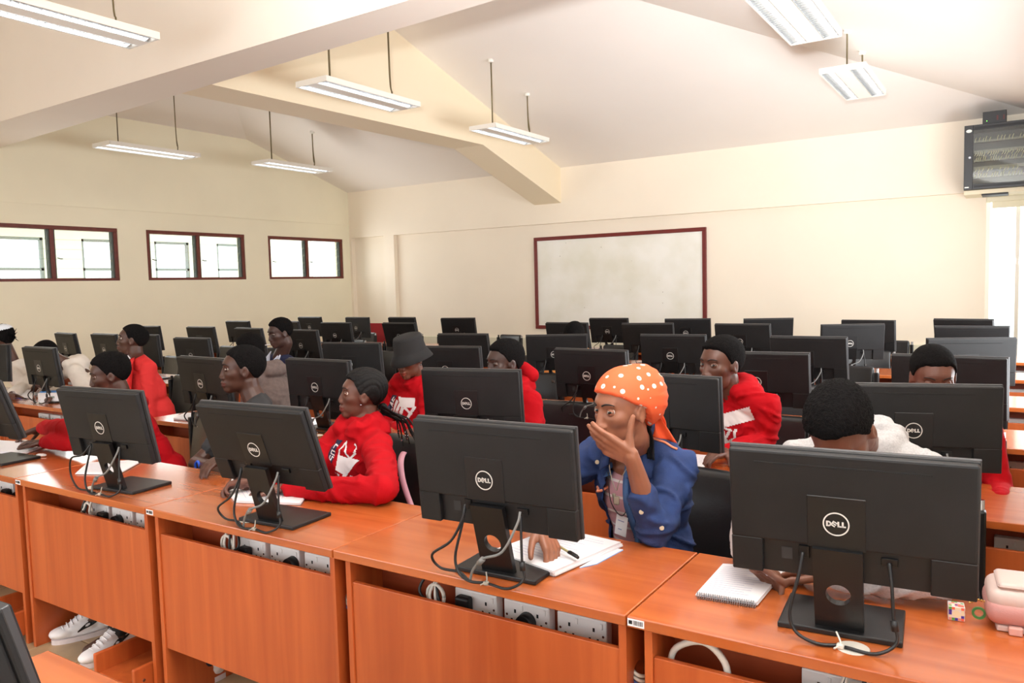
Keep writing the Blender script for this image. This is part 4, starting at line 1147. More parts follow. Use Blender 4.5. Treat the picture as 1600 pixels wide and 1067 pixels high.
# --- person in the denim jacket
def denim_person():
    hd = (975, 641, 2.20)
    eL = A_(1024, 834, Y=2.17); wL = A_(987, 714, Y=2.075)
    R = person(dict(lab='person in orange bandana headscarf and denim jacket, hand over mouth', head=hd, f=(-.45, -.89), pitch=3, roll=0, s=1.05, tf=(-.16, -.99), slim=.95,
        sh=A_(996, 706, Y=2.36), hip=V3((A_(1000, 712, Y=2.36).x+.02, 2.44, .52)), w=.37, skin=(146, 94, 70), cloth=DENIM, gname='denim_jacket', ctype='none', bulk=1.0, cuffL=.50, cuffR=.86, fold=.010,
        L=(eL, wL), R=(V3((-1.36, 2.30, .83)), A_(846, 822, Z=.84)), res=.0036, hair=None, gaze=(-.5, .86, -.06), open=.36, nk=.88,
        hL=dict(d=A_(931, 684, Y=2.045)-wL, pn=(.12, 1, .12), side=-1, curl=(.16, .22, .30, .40), thumb=(.5, -.15), s=1.0, spread=.012),
        hR=dict(d=A_(864, 862, Z=.785)-A_(846, 822, Z=.84), pn=(0, -.35, -1), side=-1, curl=(.50, .48, .48, .5), thumb=(.9, .2), s=1.0)))
    e, O, M, s, sc, hip, tf, tr, Mt = (R[k] for k in ('e', 'O', 'M', 's', 'sc', 'hip', 'tf', 'tr', 'Mt'))
    inv = R['inv']
    # open the jacket down the front and fill with the knitted shirt
    me = R['gme']; bm = bmesh.new(); bm.from_mesh(me); Mi = np.array(Mt)
    dele = []
    for f in bm.faces:
        L = Mt.transposed() @ (f.calc_center_median()-sc)
        wd_ = .040+.075*max(0, -L.z) if L.z < .02 else .05
        fc = f.calc_center_median(); near = False
        for k in 'LR':
            for a_, b_ in ((R['A'][k][0], R['A'][k][1]), (R['A'][k][1], R['A'][k][2])):
                ab = b_-a_; t_ = max(0, min(1, (fc-a_).dot(ab)/ab.length_squared)); near = near or ((fc-a_-ab*t_).length < .085 and (a_ is R['A'][k][1] or t_ > .45))
        if L.y > .035 and abs(L.x-.036) < wd_ and L.z < .06 and not near: dele.append(f)
    bmesh.ops.delete(bm, geom=dele, context='FACES'); bm.to_mesh(me); bm.free()
    md = R['go'].modifiers.new('thick', 'SOLIDIFY'); md.thickness = .004
    bm = bmesh.new(); sp = R['spine']; Lt = (sc-hip).length
    ell(bm, hip+sp*.02, (.148, .110, .12), Mt, 3); ell(bm, hip+sp*Lt*.35, (.136, .104, .16), Mt, 3); ell(bm, hip+sp*Lt*.62, (.150, .108, .155), Mt, 3)
    me2 = remesh(bm, .007, 2); folds(me2, .003, 4); link('striped_shirt', me2, PINKS, e)
    # collar flaps
    F = lambda x, y, z: sc+Mt @ V3((x, y, z))
    for sg in (-1, 1):
        bm = bmesh.new()
        prism(bm, [F(sg*.060, -.045, .085), F(sg*.105, .03, .040), F(sg*.098, .085, -.045), F(sg*.045, .100, -.012), F(sg*.058, .045, .060)], Mt @ V3((0, .006, .004)))
        bmesh.ops.subdivide_edges(bm, edges=bm.edges, cuts=2, use_grid_fill=True)
        from_bm('collar', bm, DENIM, R['go'], True)
    tubeobj('collar_stand', [F(-.062, .05, .05), F(-.068, -.03, .085), F(0, -.075, .095), F(.068, -.03, .085), F(.062, .05, .05)], .014, DENIM, R['go'])
    bvj = BVHTree.FromPolygons([x.co[:] for x in me.vertices], [p.vertices[:] for p in me.polygons])
    def on(p, ray, lift=.003):
        ray = ray.normalized(); h = bvj.ray_cast(p-ray*.06, ray); return (h[0]-ray*lift) if h[0] is not None else p
    for sg in (-1, 1):     # shoulder piping, pocket piping, placket edges
        tubeobj('shoulder_piping', [on(F(sg*(.075+.085*t), .028-.01*t, .06), Mt @ V3((0, -.25, -1))) for t in (0, .2, .4, .6, .8, 1)], .0042, PIPE, R['go'], 6, 2)
        tubeobj('pocket_piping', [on(F(sg*(.055+.075*t)+.0, .10, -.115+.006*math.sin(t*3)), Mt @ V3((0, -1, 0))) for t in (0, .25, .5, .75, 1)], .0048, PIPE, R['go'], 6, 2)
        pts = [on(F(.036+sg*(.044+.030*t), .12, -.02-.38*t), Mt @ V3((0, -1, 0)), .001) for t in [k/10 for k in range(11)]]
        tubeobj('front_placket', pts, .010, DENIM2, R['go'], 8, 2)
    BUT = mat('tan button', (196, 180, 150), .35)
    def button(p, n, r=.008):
        n = n.normalized(); bm = bmesh.new(); cyl(bm, p, p+n*.004, r, r*.9, 14); cyl(bm, p+n*.0041, p+n*.0046, r*.35, n=8); from_bm('button', bm, BUT, R['go'])
    loc = lambda v: v+inv
    cam_ = (CO+inv)
    for px, py in ((972, 777), (1034, 825), (919, 759), (933, 722), (1002, 800)):
        d = (at(px, py, Y=2)-CO).normalized(); h = bvj.ray_cast(cam_, d)
        if h[0] is not None: button(h[0], -d, .0072)
    # headscarf: cap over the cranium, tied tail behind
    hm = bmesh.new(); bmesh.ops.create_icosphere(hm, subdivisions=5, radius=1); tm = bpy.data.meshes.new('scarf'); hm.to_mesh(tm); hm.free()
    n = getco(tm); c = np.array([0, -.012, .034]); Pp = n*np.array([.073, .093, .082])+c
    line = np.interp(Pp[:, 1], [-.12, -.06, -.02, .02, .05, .08, .1], [-.055, -.045, .012, .030, .050, .062, .064])
    k = sst(Pp[:, 2]-line, -.003, .004); back = sst(-Pp[:, 1], .02, .09)
    off = -.012+k*(.0235+.024*back+.004*sst(Pp[:, 2], .05, .12)); rp = np.sin(n[:, 2]*26+n[:, 0]*8)*.0016*back*k
    Q = Pp+n*(off+rp)[:, None]; setco(tm, (Q*s) @ np.array(M).T+np.array(O))
    bm = bmesh.new(); bm.from_mesh(tm); bmesh.ops.delete(bm, geom=[f for f in bm.faces if all(k[v.index] < .01 for v in f.verts)], context='FACES'); bm.to_mesh(tm); bm.free()
    scf = link('headscarf', tm, BAND, e, True)
    T = lambda x, y, z: O+M @ (V3((x, y, z))*s)
    bm = bmesh.new(); cap(bm, T(0, -.10, -.03), .020, T(0, -.115, -.045), .016); 
    kn = remesh(bm, .004, 2); link('scarf_knot', kn, BANDP, scf)
    def cloth_tail(A, B, mt):
        bm = bmesh.new(); nu, nv = 10, 14; g = {}
        for i in range(nu+1):
            for j in range(nv+1):
                u_, v_ = i/nu, j/nv; p = A(v_).lerp(B(v_), u_)
                p = p+M @ V3((.006*math.sin(u_*9+v_*4), .004*math.cos(u_*7), 0)); g[i, j] = bm.verts.new(p)
        for i in range(nu):
            for j in range(nv): bm.faces.new((g[i, j], g[i+1, j], g[i+1, j+1], g[i, j+1])).smooth = True
        o = from_bm('scarf_tail', bm, mt, scf); mm = o.modifiers.new('t', 'SOLIDIFY'); mm.thickness = .0015
    q1, q2 = loc(A_(1058, 692, Y=2.34)), loc(A_(1008, 676, Y=2.30)); kx = T(0, -.115, -.035)
    cloth_tail(lambda v: T(-.03, -.10, .0).lerp(q1, v), lambda v: kx.lerp(q2+V3((.03, 0, -.01)), v), BANDP)
    q3, q4 = loc(A_(1050, 698, Y=2.36)), loc(A_(1034, 640, Y=2.33))
    cloth_tail(lambda v: T(.0, -.11, -.01).lerp(q3, v), lambda v: kx.lerp(q4, v), BAND)
    # braids under the scarf, necklace, lanyard card
    for k in range(5): tubeobj('braid', [T(-.02+.01*k, -.07, -.05), T(-.02+.01*k, -.085, -.10), T(-.025+.012*k, -.08, -.16)], .004, HAIRB, e, 6)
    ch = [F(-.045, .045, .055), F(-.03, .095, .0), F(.0, .122, -.055), F(.012, .128, -.085), F(.03, .120, -.05), F(.05, .09, .0), F(.05, .04, .055)]
    tubeobj('necklace', ch, .0014, mat('silver chain', (176, 170, 150), .3, metal=.8), e, 6, 5)
    bm = bmesh.new(); M2 = Matrix.Translation(F(.014, .134, -.115)); bbox(bm, -.010, .010, -.002, .002, -.016, .012, 0, .003, 2, M2); bbox(bm, -.014, -.002, -.002, .002, .006, .020, 0, .003, 2, M2); from_bm('pendant', bm, mat('silver chain'), e)
    cd = F(.012, .132, -.205); bm = bmesh.new(); Mc = Matrix.Translation(cd) @ Matrix.Rotation(math.radians(8), 4, 'Y') @ Matrix.Rotation(math.atan2(tf.y, tf.x)+R90, 4, 'Z')
    bbox(bm, -.022, .022, -.001, .001, -.033, .033, 0, .0006, 1, Mc); bbox(bm, -.014, .010, -.0016, -.001, .014, .017, 1, M=Mc); bbox(bm, -.010, .004, -.0016, -.001, -.014, -.011, 1, M=Mc)
    from_bm('name_card', bm, [PAPER, PAPERL], e)
    tubeobj('lanyard', [F(-.05, .05, .04), F(-.045, .11, -.06), F(-.02, .128, -.14), cd+V3((0, -.004, .034)), F(.05, .118, -.13), F(.055, .1, -.04)], .0016, BLACK3, e, 6, 5)
    return R
P6 = denim_person()

# --- student with bowed head at the right
GREYH = mat('pale grey marl hoodie', (184, 183, 184), .9, noise_amt=.14, noise_scale=180, bump=.25, bump_scale=320)
R8 = person(dict(lab='student in pale grey hoodie bowing the head over a notebook', head=(1316, 672, 2.20), f=(-.12, -.99), pitch=50, roll=4, s=1.05, tf=(-.05, -1),
    sh=A_(1345, 712, Y=2.43), hip=V3((-.30, 2.54, .52)), w=.42, skin=(108, 66, 48), cloth=GREYH, res=.0044, hd=6, hth=.012, hr=.0035, nk=1.05,
    R=(V3((-.66, 2.34, .86)), A_(1166, 868, Z=.835)), L=(A_(1470, 905, Z=.815), A_(1298, 898, Z=.80)), cuffL=.95, open=.12,
    hR=dict(d=A_(1206, 903, Z=.775)-A_(1166, 868, Z=.835), pn=(.3, -.35, -1), side=-1, curl=(.62, .66, .7, .75), thumb=(.8, .2)),
    hL=dict(d=A_(1222, 897, Z=.77)-A_(1298, 898, Z=.80), pn=(0, -.45, -1), side=1, curl=(.28, .4, .62, .75), thumb=(.4, .2))))

# --- girl with braids
def braid_girl():
    R = person(dict(lab='girl with long braids in red hoodie, in profile, front row', head=(566, 618, 2.50), f=(-.68, -.73), pitch=-7, s=.98, hd=6, tf=(-.22, -.97), slim=.96,
        sh=A_(559, 681, Y=2.47), bulk=1.06, hip=V3((-2.50, 2.52, .52)), w=.36, skin=(96, 60, 48), cloth=RED, res=.0048, hair='rows', hth=.009, hr=.0015, fold=.009, nk=.92,
        R=(A_(476, 742, Y=2.30), A_(392, 752, Z=.80)), L=(A_(600, 766, Z=.805), A_(445, 762, Z=.785)), cuffR=.90, gaze=(-.05, 1, 0), open=.34,
        hR=dict(d=A_(360, 758, Z=.79)-A_(392, 752, Z=.80), pn=(.1, -.5, -1), side=-1, curl=(.7, .75, .8, .85), thumb=(.6, .3)),
        hL=dict(d=A_(405, 763, Z=.78)-A_(445, 762, Z=.785), pn=(0, -.3, -1), side=1, curl=(.4, .45, .5, .55)),
        feet={'R': (A_(320, 1042, Z=.06), A_(272, 1064, Z=.02)-A_(338, 1044, Z=.02)), 'L': (V3((-2.30, 2.22, .06)), V3((-.2, -1, 0)))}, shoe=SHOEW))
    e, O, M, s, sc = R['e'], R['O'], R['M'], R['s'], R['sc']; T = lambda x, y, z: O+M @ (V3((x, y, z))*s); inv = R['inv']
    rnd = random.Random(5)
    endp = [A_(x, y, Y=2.62)+inv for x, y in ((655, 700), (640, 694), (662, 690), (630, 697), (648, 686), (636, 688), (624, 684), (657, 694))]
    for k, q in enumerate(endp):
        a = T(-.045+.008*k, -.085, -.03-.006*k); b = sc+V3((.10+.01*(k % 3), .07, .0)); m_ = a.lerp(q, .5)+V3((.012, .03, .018))
        bm = bmesh.new(); tube(bm, [a, a.lerp(m_, .5)+V3((0, .01, -.005)), m_, m_.lerp(q, .6)+V3((.005*(k % 2), 0, -.006)), q], lambda t: .0048*(1-.45*t)*(1+.12*math.sin(t*150)), 7, 0, 14)
        from_bm('braid', bm, HAIRB, e)
        bm = bmesh.new()
        for z in (0, .012): ell(bm, m_.lerp(q, .75)+V3((0, 0, z)), (.0055,)*3)
        from_bm('bead', bm, CHROME if k % 2 else BLACK3, e)
    bm = bmesh.new(); ell(bm, T(-.0, -.095, -.045), (.022, .02, .018)); from_bm('hair_tie', bm, HAIRB, e, True)
    bm = bmesh.new(); ell(bm, T(-.078, .008, -.032), (.0045,)*3); ell(bm, T(.078, .008, -.032), (.0045,)*3); from_bm('ear_stud', bm, CHROME, e, True)['kind'] = 'stuff'
    # print across the chest
    tf, tr = R['tf'], R['tr']; org = sc-tr*.0+V3((0, 0, -.03))
    lat = (-tr); org = sc+tr*.085+V3((0, 0, -.195)); u = lat*.215; v = V3((0, 0, .20)); ray = (-tf).normalized()
    band = inpoly([(.02, .05), (.20, .05), (.42, .95), (.22, .95)])
    lets = strokes(word('LOSA', .30, .86, .13, -1.88, .95), .012)
    project_patch(R, 'print_band', NAVY, org, u, v, ray, lambda a, b: band(a, b) and not lets(a, b), 84, 76)
    stars = lambda a, b: any((abs(a-x)+abs(b-y)) < .026 or max(abs(a-x)*2.8, abs(b-y)*.9) < .026 for x, y in ((.13, .22), (.2, .3), (.12, .1)))
    blk = inpoly([(.44, .66), (.92, .58), (.80, .44), (.62, .22), (.40, .34)])
    st = [inpoly([(.22+k*.13, .0), (.28+k*.13, .0), (.36+k*.13, .26-.02*k), (.30+k*.13, .30-.02*k)]) for k in range(4)]
    aa = strokes([((.44, .62), (.55, .93)), ((.55, .93), (.72, .62)), ((.78, .90), (.86, .86)), ((.86, .86), (.82, .70)), ((.82, .70), (.74, .62))], .018)
    project_patch(R, 'print_white', WHITEINK, org, u, v, ray, lambda a, b: (band(a, b) and lets(a, b)) or blk(a, b) or aa(a, b) or any(f(a, b) for f in st), 84, 76, .003)
    project_patch(R, 'print_stars', WHITEINK, org, u, v, ray, lambda a, b: stars(a, b), 84, 76, .0042)
    return R
P3 = braid_girl()

# --- boy in the dark tee shirt
def tee_boy():
    w0 = A_(372, 742, Z=.82)
    t1, h1 = A_(82, 1000, Z=.02), A_(158, 981, Z=.02); t2, h2 = A_(128, 1038, Z=.02), A_(206, 1004, Z=.02)
    d1, d2 = (t1-h1).normalized(), (t2-h2).normalized()
    R = person(dict(lab='boy in dark grey tee shirt looking left, front row', head=(379, 579, 2.52), f=(-.56, -.83), pitch=-3, s=1.05, tf=(-.55, -.83),
        sh=A_(402, 640, Y=2.56), hip=V3((-3.26, 2.60, .52)), w=.38, skin=(74, 46, 36), cloth=mat('charcoal tee', (46, 46, 48), .9), gname='tee_shirt', ctype='tee', sleeve='short', res=.0048, hth=.006, hr=.0016,
        R=(A_(306, 724, Y=2.34), A_(374, 744, Y=2.12)), L=(V3((-3.0, 2.46, .86)), V3((-2.93, 2.16, .81))), gaze=(.25, 1, .0), open=.40,
        feet={'L': (t1-d1*.17+V3((0, 0, .06)), d1), 'R': (t2-d2*.17+V3((0, 0, .06)), d2)}, shoe=SHOEW, trou=mat('black trousers', (22, 22, 24), .8)))
    e, sc, tf, tr = R['e'], R['sc'], R['tf'], R['tr']
    org = sc+tr*.17+V3((0, 0, -.42)); u = -tr*.22; v = V3((0, 0, .30)); ray = -tf
    CY, LM, BLu, TE = mat('cyan print', (70, 190, 230), .7), mat('lime print', (190, 225, 70), .7), mat('blue print', (40, 110, 200), .7), mat('teal print', (80, 200, 180), .7)
    w1 = strokes(word('UA', .12, .28, .26, .12, .8), .030)
    w2 = strokes(word('S', .2, .60, .34, .1), .032)
    project_patch(R, 'print_letters', CY, org, u, v, ray, lambda a, b: w1(a, b), 60, 70)
    project_patch(R, 'print_blue', BLu, org, u, v, ray, lambda a, b: ((a-.34)**2+(b-.74)**2 < .05) and not w2(a, b), 60, 70)
    project_patch(R, 'print_white', WHITEINK, org, u, v, ray, lambda a, b: w2(a, b), 60, 70, .004)
    project_patch(R, 'print_lime', LM, org, u, v, ray, lambda a, b: .02 < (a-.74)**2+(b-.36)**2*.5 < .045 or (a-.40)**2*3+(b-.97)**2 < .012, 60, 70)
    project_patch(R, 'print_teal', TE, org, u, v, ray, lambda a, b: (a-.35)**2*.8+(b-.1)**2*2 < .018, 60, 70)
    # blue pen in the hand
    bm = bmesh.new(); p0 = A_(306, 735, Y=2.25)+R['inv']; tube(bm, [p0, p0+V3((.0, .0, .03)), p0+V3((.02, 0, .045)), p0+V3((.03, 0, .02))], .006, 8); from_bm('wristband', bm, mat('blue silicone', (40, 90, 210), .4), e)
    return R
P2 = tee_boy()

# --- boy at the left in red
R1 = person(dict(lab='boy in red hoodie at the left of the front row, in profile', head=(172, 587, 2.42), f=(-.50, -.87), pitch=8, s=1.05, tf=(-.5, -.87),
    sh=A_(188, 641, Y=2.46), hip=V3((-4.02, 2.60, .52)), w=.37, skin=(78, 50, 40), cloth=RED, res=.0052, hth=.012, hr=.002,
    R=(A_(120, 668, Z=.90), A_(64, 668, Z=.83)), L=(A_(128, 690, Z=.83), A_(70, 690, Z=.80)), cuffL=.97, gaze=(0, 1, -.1), open=.3,
    hR=dict(d=A_(25, 683, Z=.79)-A_(64, 668, Z=.83), pn=(.1, -.3, -1), side=-1, curl=(.3, .35, .4, .5)),
    hL=dict(d=A_(30, 692, Z=.79)-A_(70, 690, Z=.80), pn=(0, -.2, -1), side=1, curl=(.3, .3, .4, .45))))
# --- girl with the bucket hat
def hat_girl():
    R = person(dict(lab='girl in black bucket hat and red hoodie, second row', head=(641, 561, 3.50), f=(-.06, -1), pitch=14, s=1.0, tf=(-.08, -1), slim=.95,
        sh=A_(640, 607, Y=3.56), hip=V3((-3.02, 3.68, .52)), w=.36, skin=(112, 70, 54), cloth=RED, res=.0051, hair='short', hth=.003, hr=.001, gaze=(0, 1, -.5), open=.16, nk=.85,
        R=(A_(600, 668, Y=3.5), A_(640, 676, Y=3.25)), L=(A_(668, 655, Y=3.5), A_(650, 672, Y=3.28))))
    e, O, M, s = R['e'], R['O'], R['M'], R['s']; T = lambda x, y, z: O+M @ (V3((x, y, z))*s)
    bm = bmesh.new(); prof = [(.0, .143), (.062, .142), (.078, .137), (.083, .122), (.088, .085), (.093, .052), (.096, .046), (.108, .028), (.124, -.004), (.1225, -.006), (.106, .024), (.093, .040), (.085, .06), (.0, .06)]
    n = 40; rings = []
    for (r, z) in prof:
        rings.append([bm.verts.new(T(math.cos(t)*r*.94, -.012+math.sin(t)*r*1.12, z+(.006*math.cos(2*t) if r > .105 else 0))) for t in [2*math.pi*k/n for k in range(n)]])
    for A, B in zip(rings, rings[1:]):
        for k in range(n): bm.faces.new((A[k], A[(k+1) % n], B[(k+1) % n], B[k])).smooth = True
    bmesh.ops.remove_doubles(bm, verts=bm.verts, dist=.0005)
    from_bm('bucket_hat', bm, mat('black hat cotton', (22, 21, 22), .85, bump=.3, bump_scale=350), e)
    bm = bmesh.new(); ell(bm, T(-.079, .006, -.03), (.005,)*3); from_bm('ear_stud', bm, CHROME, e, True)
    sc, tf, tr = R['sc'], R['tf'], R['tr']; org = sc+tr*.13+V3((0, 0, -.215)); u = -tr*.235; v = V3((0, 0, .19)); ray = -tf
    band = inpoly([(.0, .30), (.12, .30), (.40, .95), (.18, .95)]); lets = strokes(word('LAS', .16, .45, .17, .95, .9), .02)
    blk = inpoly([(.46, .92), (.97, .90), (.97, .62), (.60, .62)])
    st = [inpoly([(.20+.13*k, .34-.05*k), (.28+.13*k, .30-.06*k), (.50+.10*k, .78-.10*k), (.42+.10*k, .84-.10*k)]) for k in range(3)]
    tri = strokes([((.72, .60), (.86, .42)), ((.97, .62), (.62, .06)), ((.62, .06), (.5, .12))], .035)
    project_patch(R, 'print_band', NAVY, org, u, v, ray, lambda a, b: band(a, b) and not lets(a, b), 60, 54)
    project_patch(R, 'print_white', WHITEINK, org, u, v, ray, lambda a, b: (band(a, b) and lets(a, b)) or blk(a, b) or tri(a, b) or any(f(a, b) for f in st), 60, 54, .003)
hat_girl()
# --- two boys in red of the second row
R5 = person(dict(lab='boy in red hoodie peering over a monitor, second row, middle', head=(789, 568, 3.44), f=(-.46, -.89), pitch=3, s=1.06, tf=(-.2, -1),
    sh=A_(797, 614, Y=3.54), hip=V3((-2.24, 3.66, .52)), w=.38, skin=(66, 46, 40), cloth=RED, res=.0052, hth=.009, hr=.0022, gaze=(-.3, .95, 0), open=.36))
bm = bmesh.new(); 
for k in range(7): ell(bm, A_(806+k*4, 577+abs(k-3)*3, Y=3.60)+R5['inv'], (.045,)*3)
link('hood', remesh(bm, .008, 3), RED, R5['e'])
R7 = person(dict(lab='boy in red hoodie with white print looking left, second row, right', head=(1127, 571, 3.45), f=(-.44, -.90), pitch=1, s=1.10, tf=(-.15, -1),
    sh=A_(1142, 621, Y=3.52), hip=V3((-1.08, 3.66, .52)), w=.42, skin=(92, 58, 46), cloth=RED, res=.0051, hth=.009, hr=.0022, gaze=(-.42, .9, 0), open=.36,
    L=(A_(1196, 690, Y=3.5), A_(1135, 706, Z=.80)), R=(V3((-1.38, 3.50, .86)), A_(1060, 708, Z=.79))))
def boy7_print():
    sc, tf, tr = R7['sc'], R7['tf'], R7['tr']; org = sc-tr*.10+V3((0, 0, -.20)); org = sc+tr*.10+V3((0, 0, -.22)); u = -tr*.25; v = V3((0, 0, .20)); ray = -tf
    b1 = inpoly([(.30, .74), (.86, .97), (.93, .68), (.36, .45)]); s1 = strokes([((.30, .5), (.55, .42)), ((.62, .44), (.60, .24)), ((.60, .24), (.42, .10)), ((.52, .40), (.38, .12)), ((.40, .40), (.44, .16))], .025)
    project_patch(R7, 'print_white', WHITEINK, org, u, v, ray, lambda a, b: b1(a, b) or s1(a, b), 60, 48, .003)
boy7_print()
# --- boy behind the large monitor at the right, second row
person(dict(lab='boy whose forehead and eyes show above a monitor at the right, second row', head=(1457, 590, 3.40), f=(.32, -.95), pitch=16, s=1.04, tf=(.05, -1), sh=A_(1462, 648, Y=3.48), hip=V3((-.26, 3.62, .52)), w=.40,
    skin=(104, 66, 54), cloth=RED, res=.0056, hth=.006, hr=.0012, gaze=(0, 1, -.5), open=.15))
# --- man in the red blazer
def blazer_man():
    R = person(dict(lab='man in red blazer and white shirt looking up to the left', head=(207, 532, 3.35), f=(-.66, -.75), pitch=-9, s=1.04, tf=(-.12, -.99), slim=.92, drop=.22,
        sh=A_(215, 567, Y=3.40), hip=V3((-5.30, 3.46, .50)), w=.40, skin=(80, 54, 44), cloth=mat('red blazer wool', (206, 38, 38), .8, bump=.2, bump_scale=300), gname='blazer', ctype='none', res=.0055, hth=.003, hr=.001, gaze=(0, 1, 0), open=.3,
        L=(A_(236, 650, Y=3.34), A_(205, 690, Y=3.12))))
    sc, Mt, e = R['sc'], R['Mt'], R['e']; F = lambda x, y, z: sc+Mt @ V3((x, y, z))
    bm = bmesh.new(); prism(bm, [F(-.055, .10, .05), F(.055, .10, .05), F(.05, .155, -.10), F(.0, .165, -.26), F(-.05, .155, -.10)], Mt @ V3((0, .008, 0))); from_bm('shirt_front', bm, WHITEINK, e)
    for sg in (-1, 1):
        bm = bmesh.new(); prism(bm, [F(sg*.075, .02, .10), F(sg*.05, .12, .07), F(sg*.02, .165, -.02), F(sg*.075, .145, .0)], Mt @ V3((0, .006, 0))); from_bm('shirt_collar', bm, WHITEINK, e)
        bm = bmesh.new(); prism(bm, [F(sg*.095, .03, .08), F(sg*.06, .150, -.0), F(sg*.03, .172, -.24), F(sg*.095, .160, -.09), F(sg*.125, .10, .02)], Mt @ V3((0, .008, 0))); from_bm('lapel', bm, mat('red blazer wool'), R['go'])
    tubeobj('lanyard', [F(-.05, .12, .03), F(-.03, .172, -.12), F(.0, .182, -.26), F(.03, .172, -.12), F(.05, .12, .03)], .007, mat('yellow ribbon', (228, 200, 50), .6), e)
blazer_man()
# --- man seen half from behind in a grey brown jacket
R11 = person(dict(lab='person in grey-brown jacket turned away, behind the tee-shirt boy', head=(391, 549, 3.52), f=(-.88, -.30), pitch=14, s=1.04, tf=(-.92, -.30), sh=A_(416, 586, Y=3.60), hip=V3((-4.15, 3.70, .52)), w=.40,
    skin=(84, 58, 48), cloth=mat('grey brown wool', (104, 90, 86), .95, noise_amt=.15, noise_scale=40), gname='jacket', res=.0055, hth=.007, hr=.002))
tubeobj('red_collar', [A_(396, 600, Y=3.5)+R11['inv'], A_(394, 585, Y=3.5)+R11['inv'], A_(400, 575, Y=3.54)+R11['inv']], .018, RED, R11['e'])
# --- man with pen in the mouth, far rows
def pen_man():
    m = bpy.data.materials.new('navy and orange knit'); m.use_nodes = True; nt = m.node_tree; b = nt.nodes['Principled BSDF']; b.inputs['Roughness'].default_value = .9
    R = person(dict(lab='man in navy and orange sweater holding a pen in the mouth', head=(438, 521, 4.62), f=(-.28, -.96), pitch=10, s=1.12, tf=(-.1, -1), sh=A_(438, 563, Y=4.68), hip=V3((-5.38, 4.80, .52)), w=.42,
        skin=(72, 50, 44), cloth=m, gname='sweater', ctype='none', res=.0060, hth=.008, hr=.002, open=.2))
    z = R['sc'].z-.055; tc = nt.nodes.new('ShaderNodeTexCoord'); sp = nt.nodes.new('ShaderNodeSeparateXYZ'); g = nt.nodes.new('ShaderNodeMath'); g.operation = 'GREATER_THAN'; g.inputs[1].default_value = z
    mx = nt.nodes.new('ShaderNodeMixRGB'); mx.inputs[1].default_value = srgb(196, 96, 40); mx.inputs[2].default_value = srgb(30, 34, 66)
    nt.links.new(tc.outputs['Object'], sp.inputs[0]); nt.links.new(sp.outputs[2], g.inputs[0]); nt.links.new(g.outputs[0], mx.inputs[0]); nt.links.new(mx.outputs[0], b.inputs['Base Color'])
    sc, Mt = R['sc'], R['Mt']; F = lambda x, y, z: sc+Mt @ V3((x, y, z))
    for sg in (-1, 1):
        bm = bmesh.new(); prism(bm, [F(sg*.075, .0, .085), F(sg*.095, .05, .05), F(sg*.05, .135, -.06), F(sg*.0, .14, -.055), F(sg*.045, .08, .04)], Mt @ V3((0, .010, .004))); from_bm('shirt_collar', bm, mat('pale blue cotton', (206, 212, 228), .8), R['e'])
    T = lambda x, y, z: R['O']+R['M'] @ (V3((x, y, z))*R['s'])
    bm = bmesh.new(); cyl(bm, T(.0, .098, -.062), T(.10, .135, -.070), .004, n=8); from_bm('pen', bm, WHITEINK, R['e'])
pen_man()
# --- left block: two people in pale hoodies
CREAM = mat('cream hoodie fleece', (226, 218, 208), .9, noise_amt=.04, noise_scale=30)
R13 = person(dict(lab='person in white hoodie with black cap bowed low over the desk, left', head=(74, 556, 3.34), f=(-.25, -.97), pitch=42, s=1.05, tf=(-.3, -.95), sh=A_(112, 574, Y=3.50), hip=V3((-5.95, 3.72, .52)), w=.40,
    skin=(84, 56, 46), cloth=CREAM, bulk=1.12, res=.0060, hth=.006, hr=.0005, L=(A_(130, 612, Y=3.4), A_(88, 618, Z=.79)), R=(A_(70, 600, Y=3.35), A_(66, 600, Z=.84)), open=.1,
    hR=dict(d=A_(42, 608, Z=.79)-A_(66, 600, Z=.84), pn=(0, -.3, -1), side=-1, curl=(.3, .35, .4, .5))))
def cap_person():
    R = person(dict(lab='person with white cap and bushy hair at the left edge', head=(2, 532, 3.36), f=(-.80, -.60), pitch=10, s=1.05, tf=(-.6, -.8), sh=A_(26, 578, Y=3.44), hip=V3((-6.75, 3.62, .52)), w=.38,
        skin=(88, 58, 48), cloth=CREAM, bulk=1.10, res=.0060, hair='afro', hth=.014, hr=.007, L=(A_(36, 606, Y=3.38), A_(18, 616, Z=.80))))
    T = lambda x, y, z: R['O']+R['M'] @ (V3((x, y, z))*R['s'])
    bm = bmesh.new(); ell(bm, T(0, -.015, .085), (.088, .098, .055), R['M'], 3); bmesh.ops.bisect_plane(bm, geom=bm.verts[:]+bm.edges[:]+bm.faces[:], plane_co=T(0, 0, .078), plane_no=R['M'] @ V3((0, 0, 1)), clear_inner=True)
    prism(bm, [T(-.06, .06, .078), T(-.05, .13, .07), T(0, .15, .068), T(.05, .13, .07), T(.06, .06, .078)], R['M'] @ V3((0, 0, .006))); from_bm('cap', bm, mat('white cap cotton', (226, 232, 240), .8), R['e'], True)
    bm = bmesh.new(); rnd = random.Random(2)
    for k in range(40):
        d = V3((rnd.uniform(-1, 1), rnd.uniform(-1, .3), rnd.uniform(-.4, .5))).normalized(); c = T(-.01, -.10, .02); cyl(bm, c, c+d*rnd.uniform(.05, .075), .008, .001, 5)
    from_bm('hair_puff', bm, HAIR, R['e'])['kind'] = 'stuff'
cap_person()
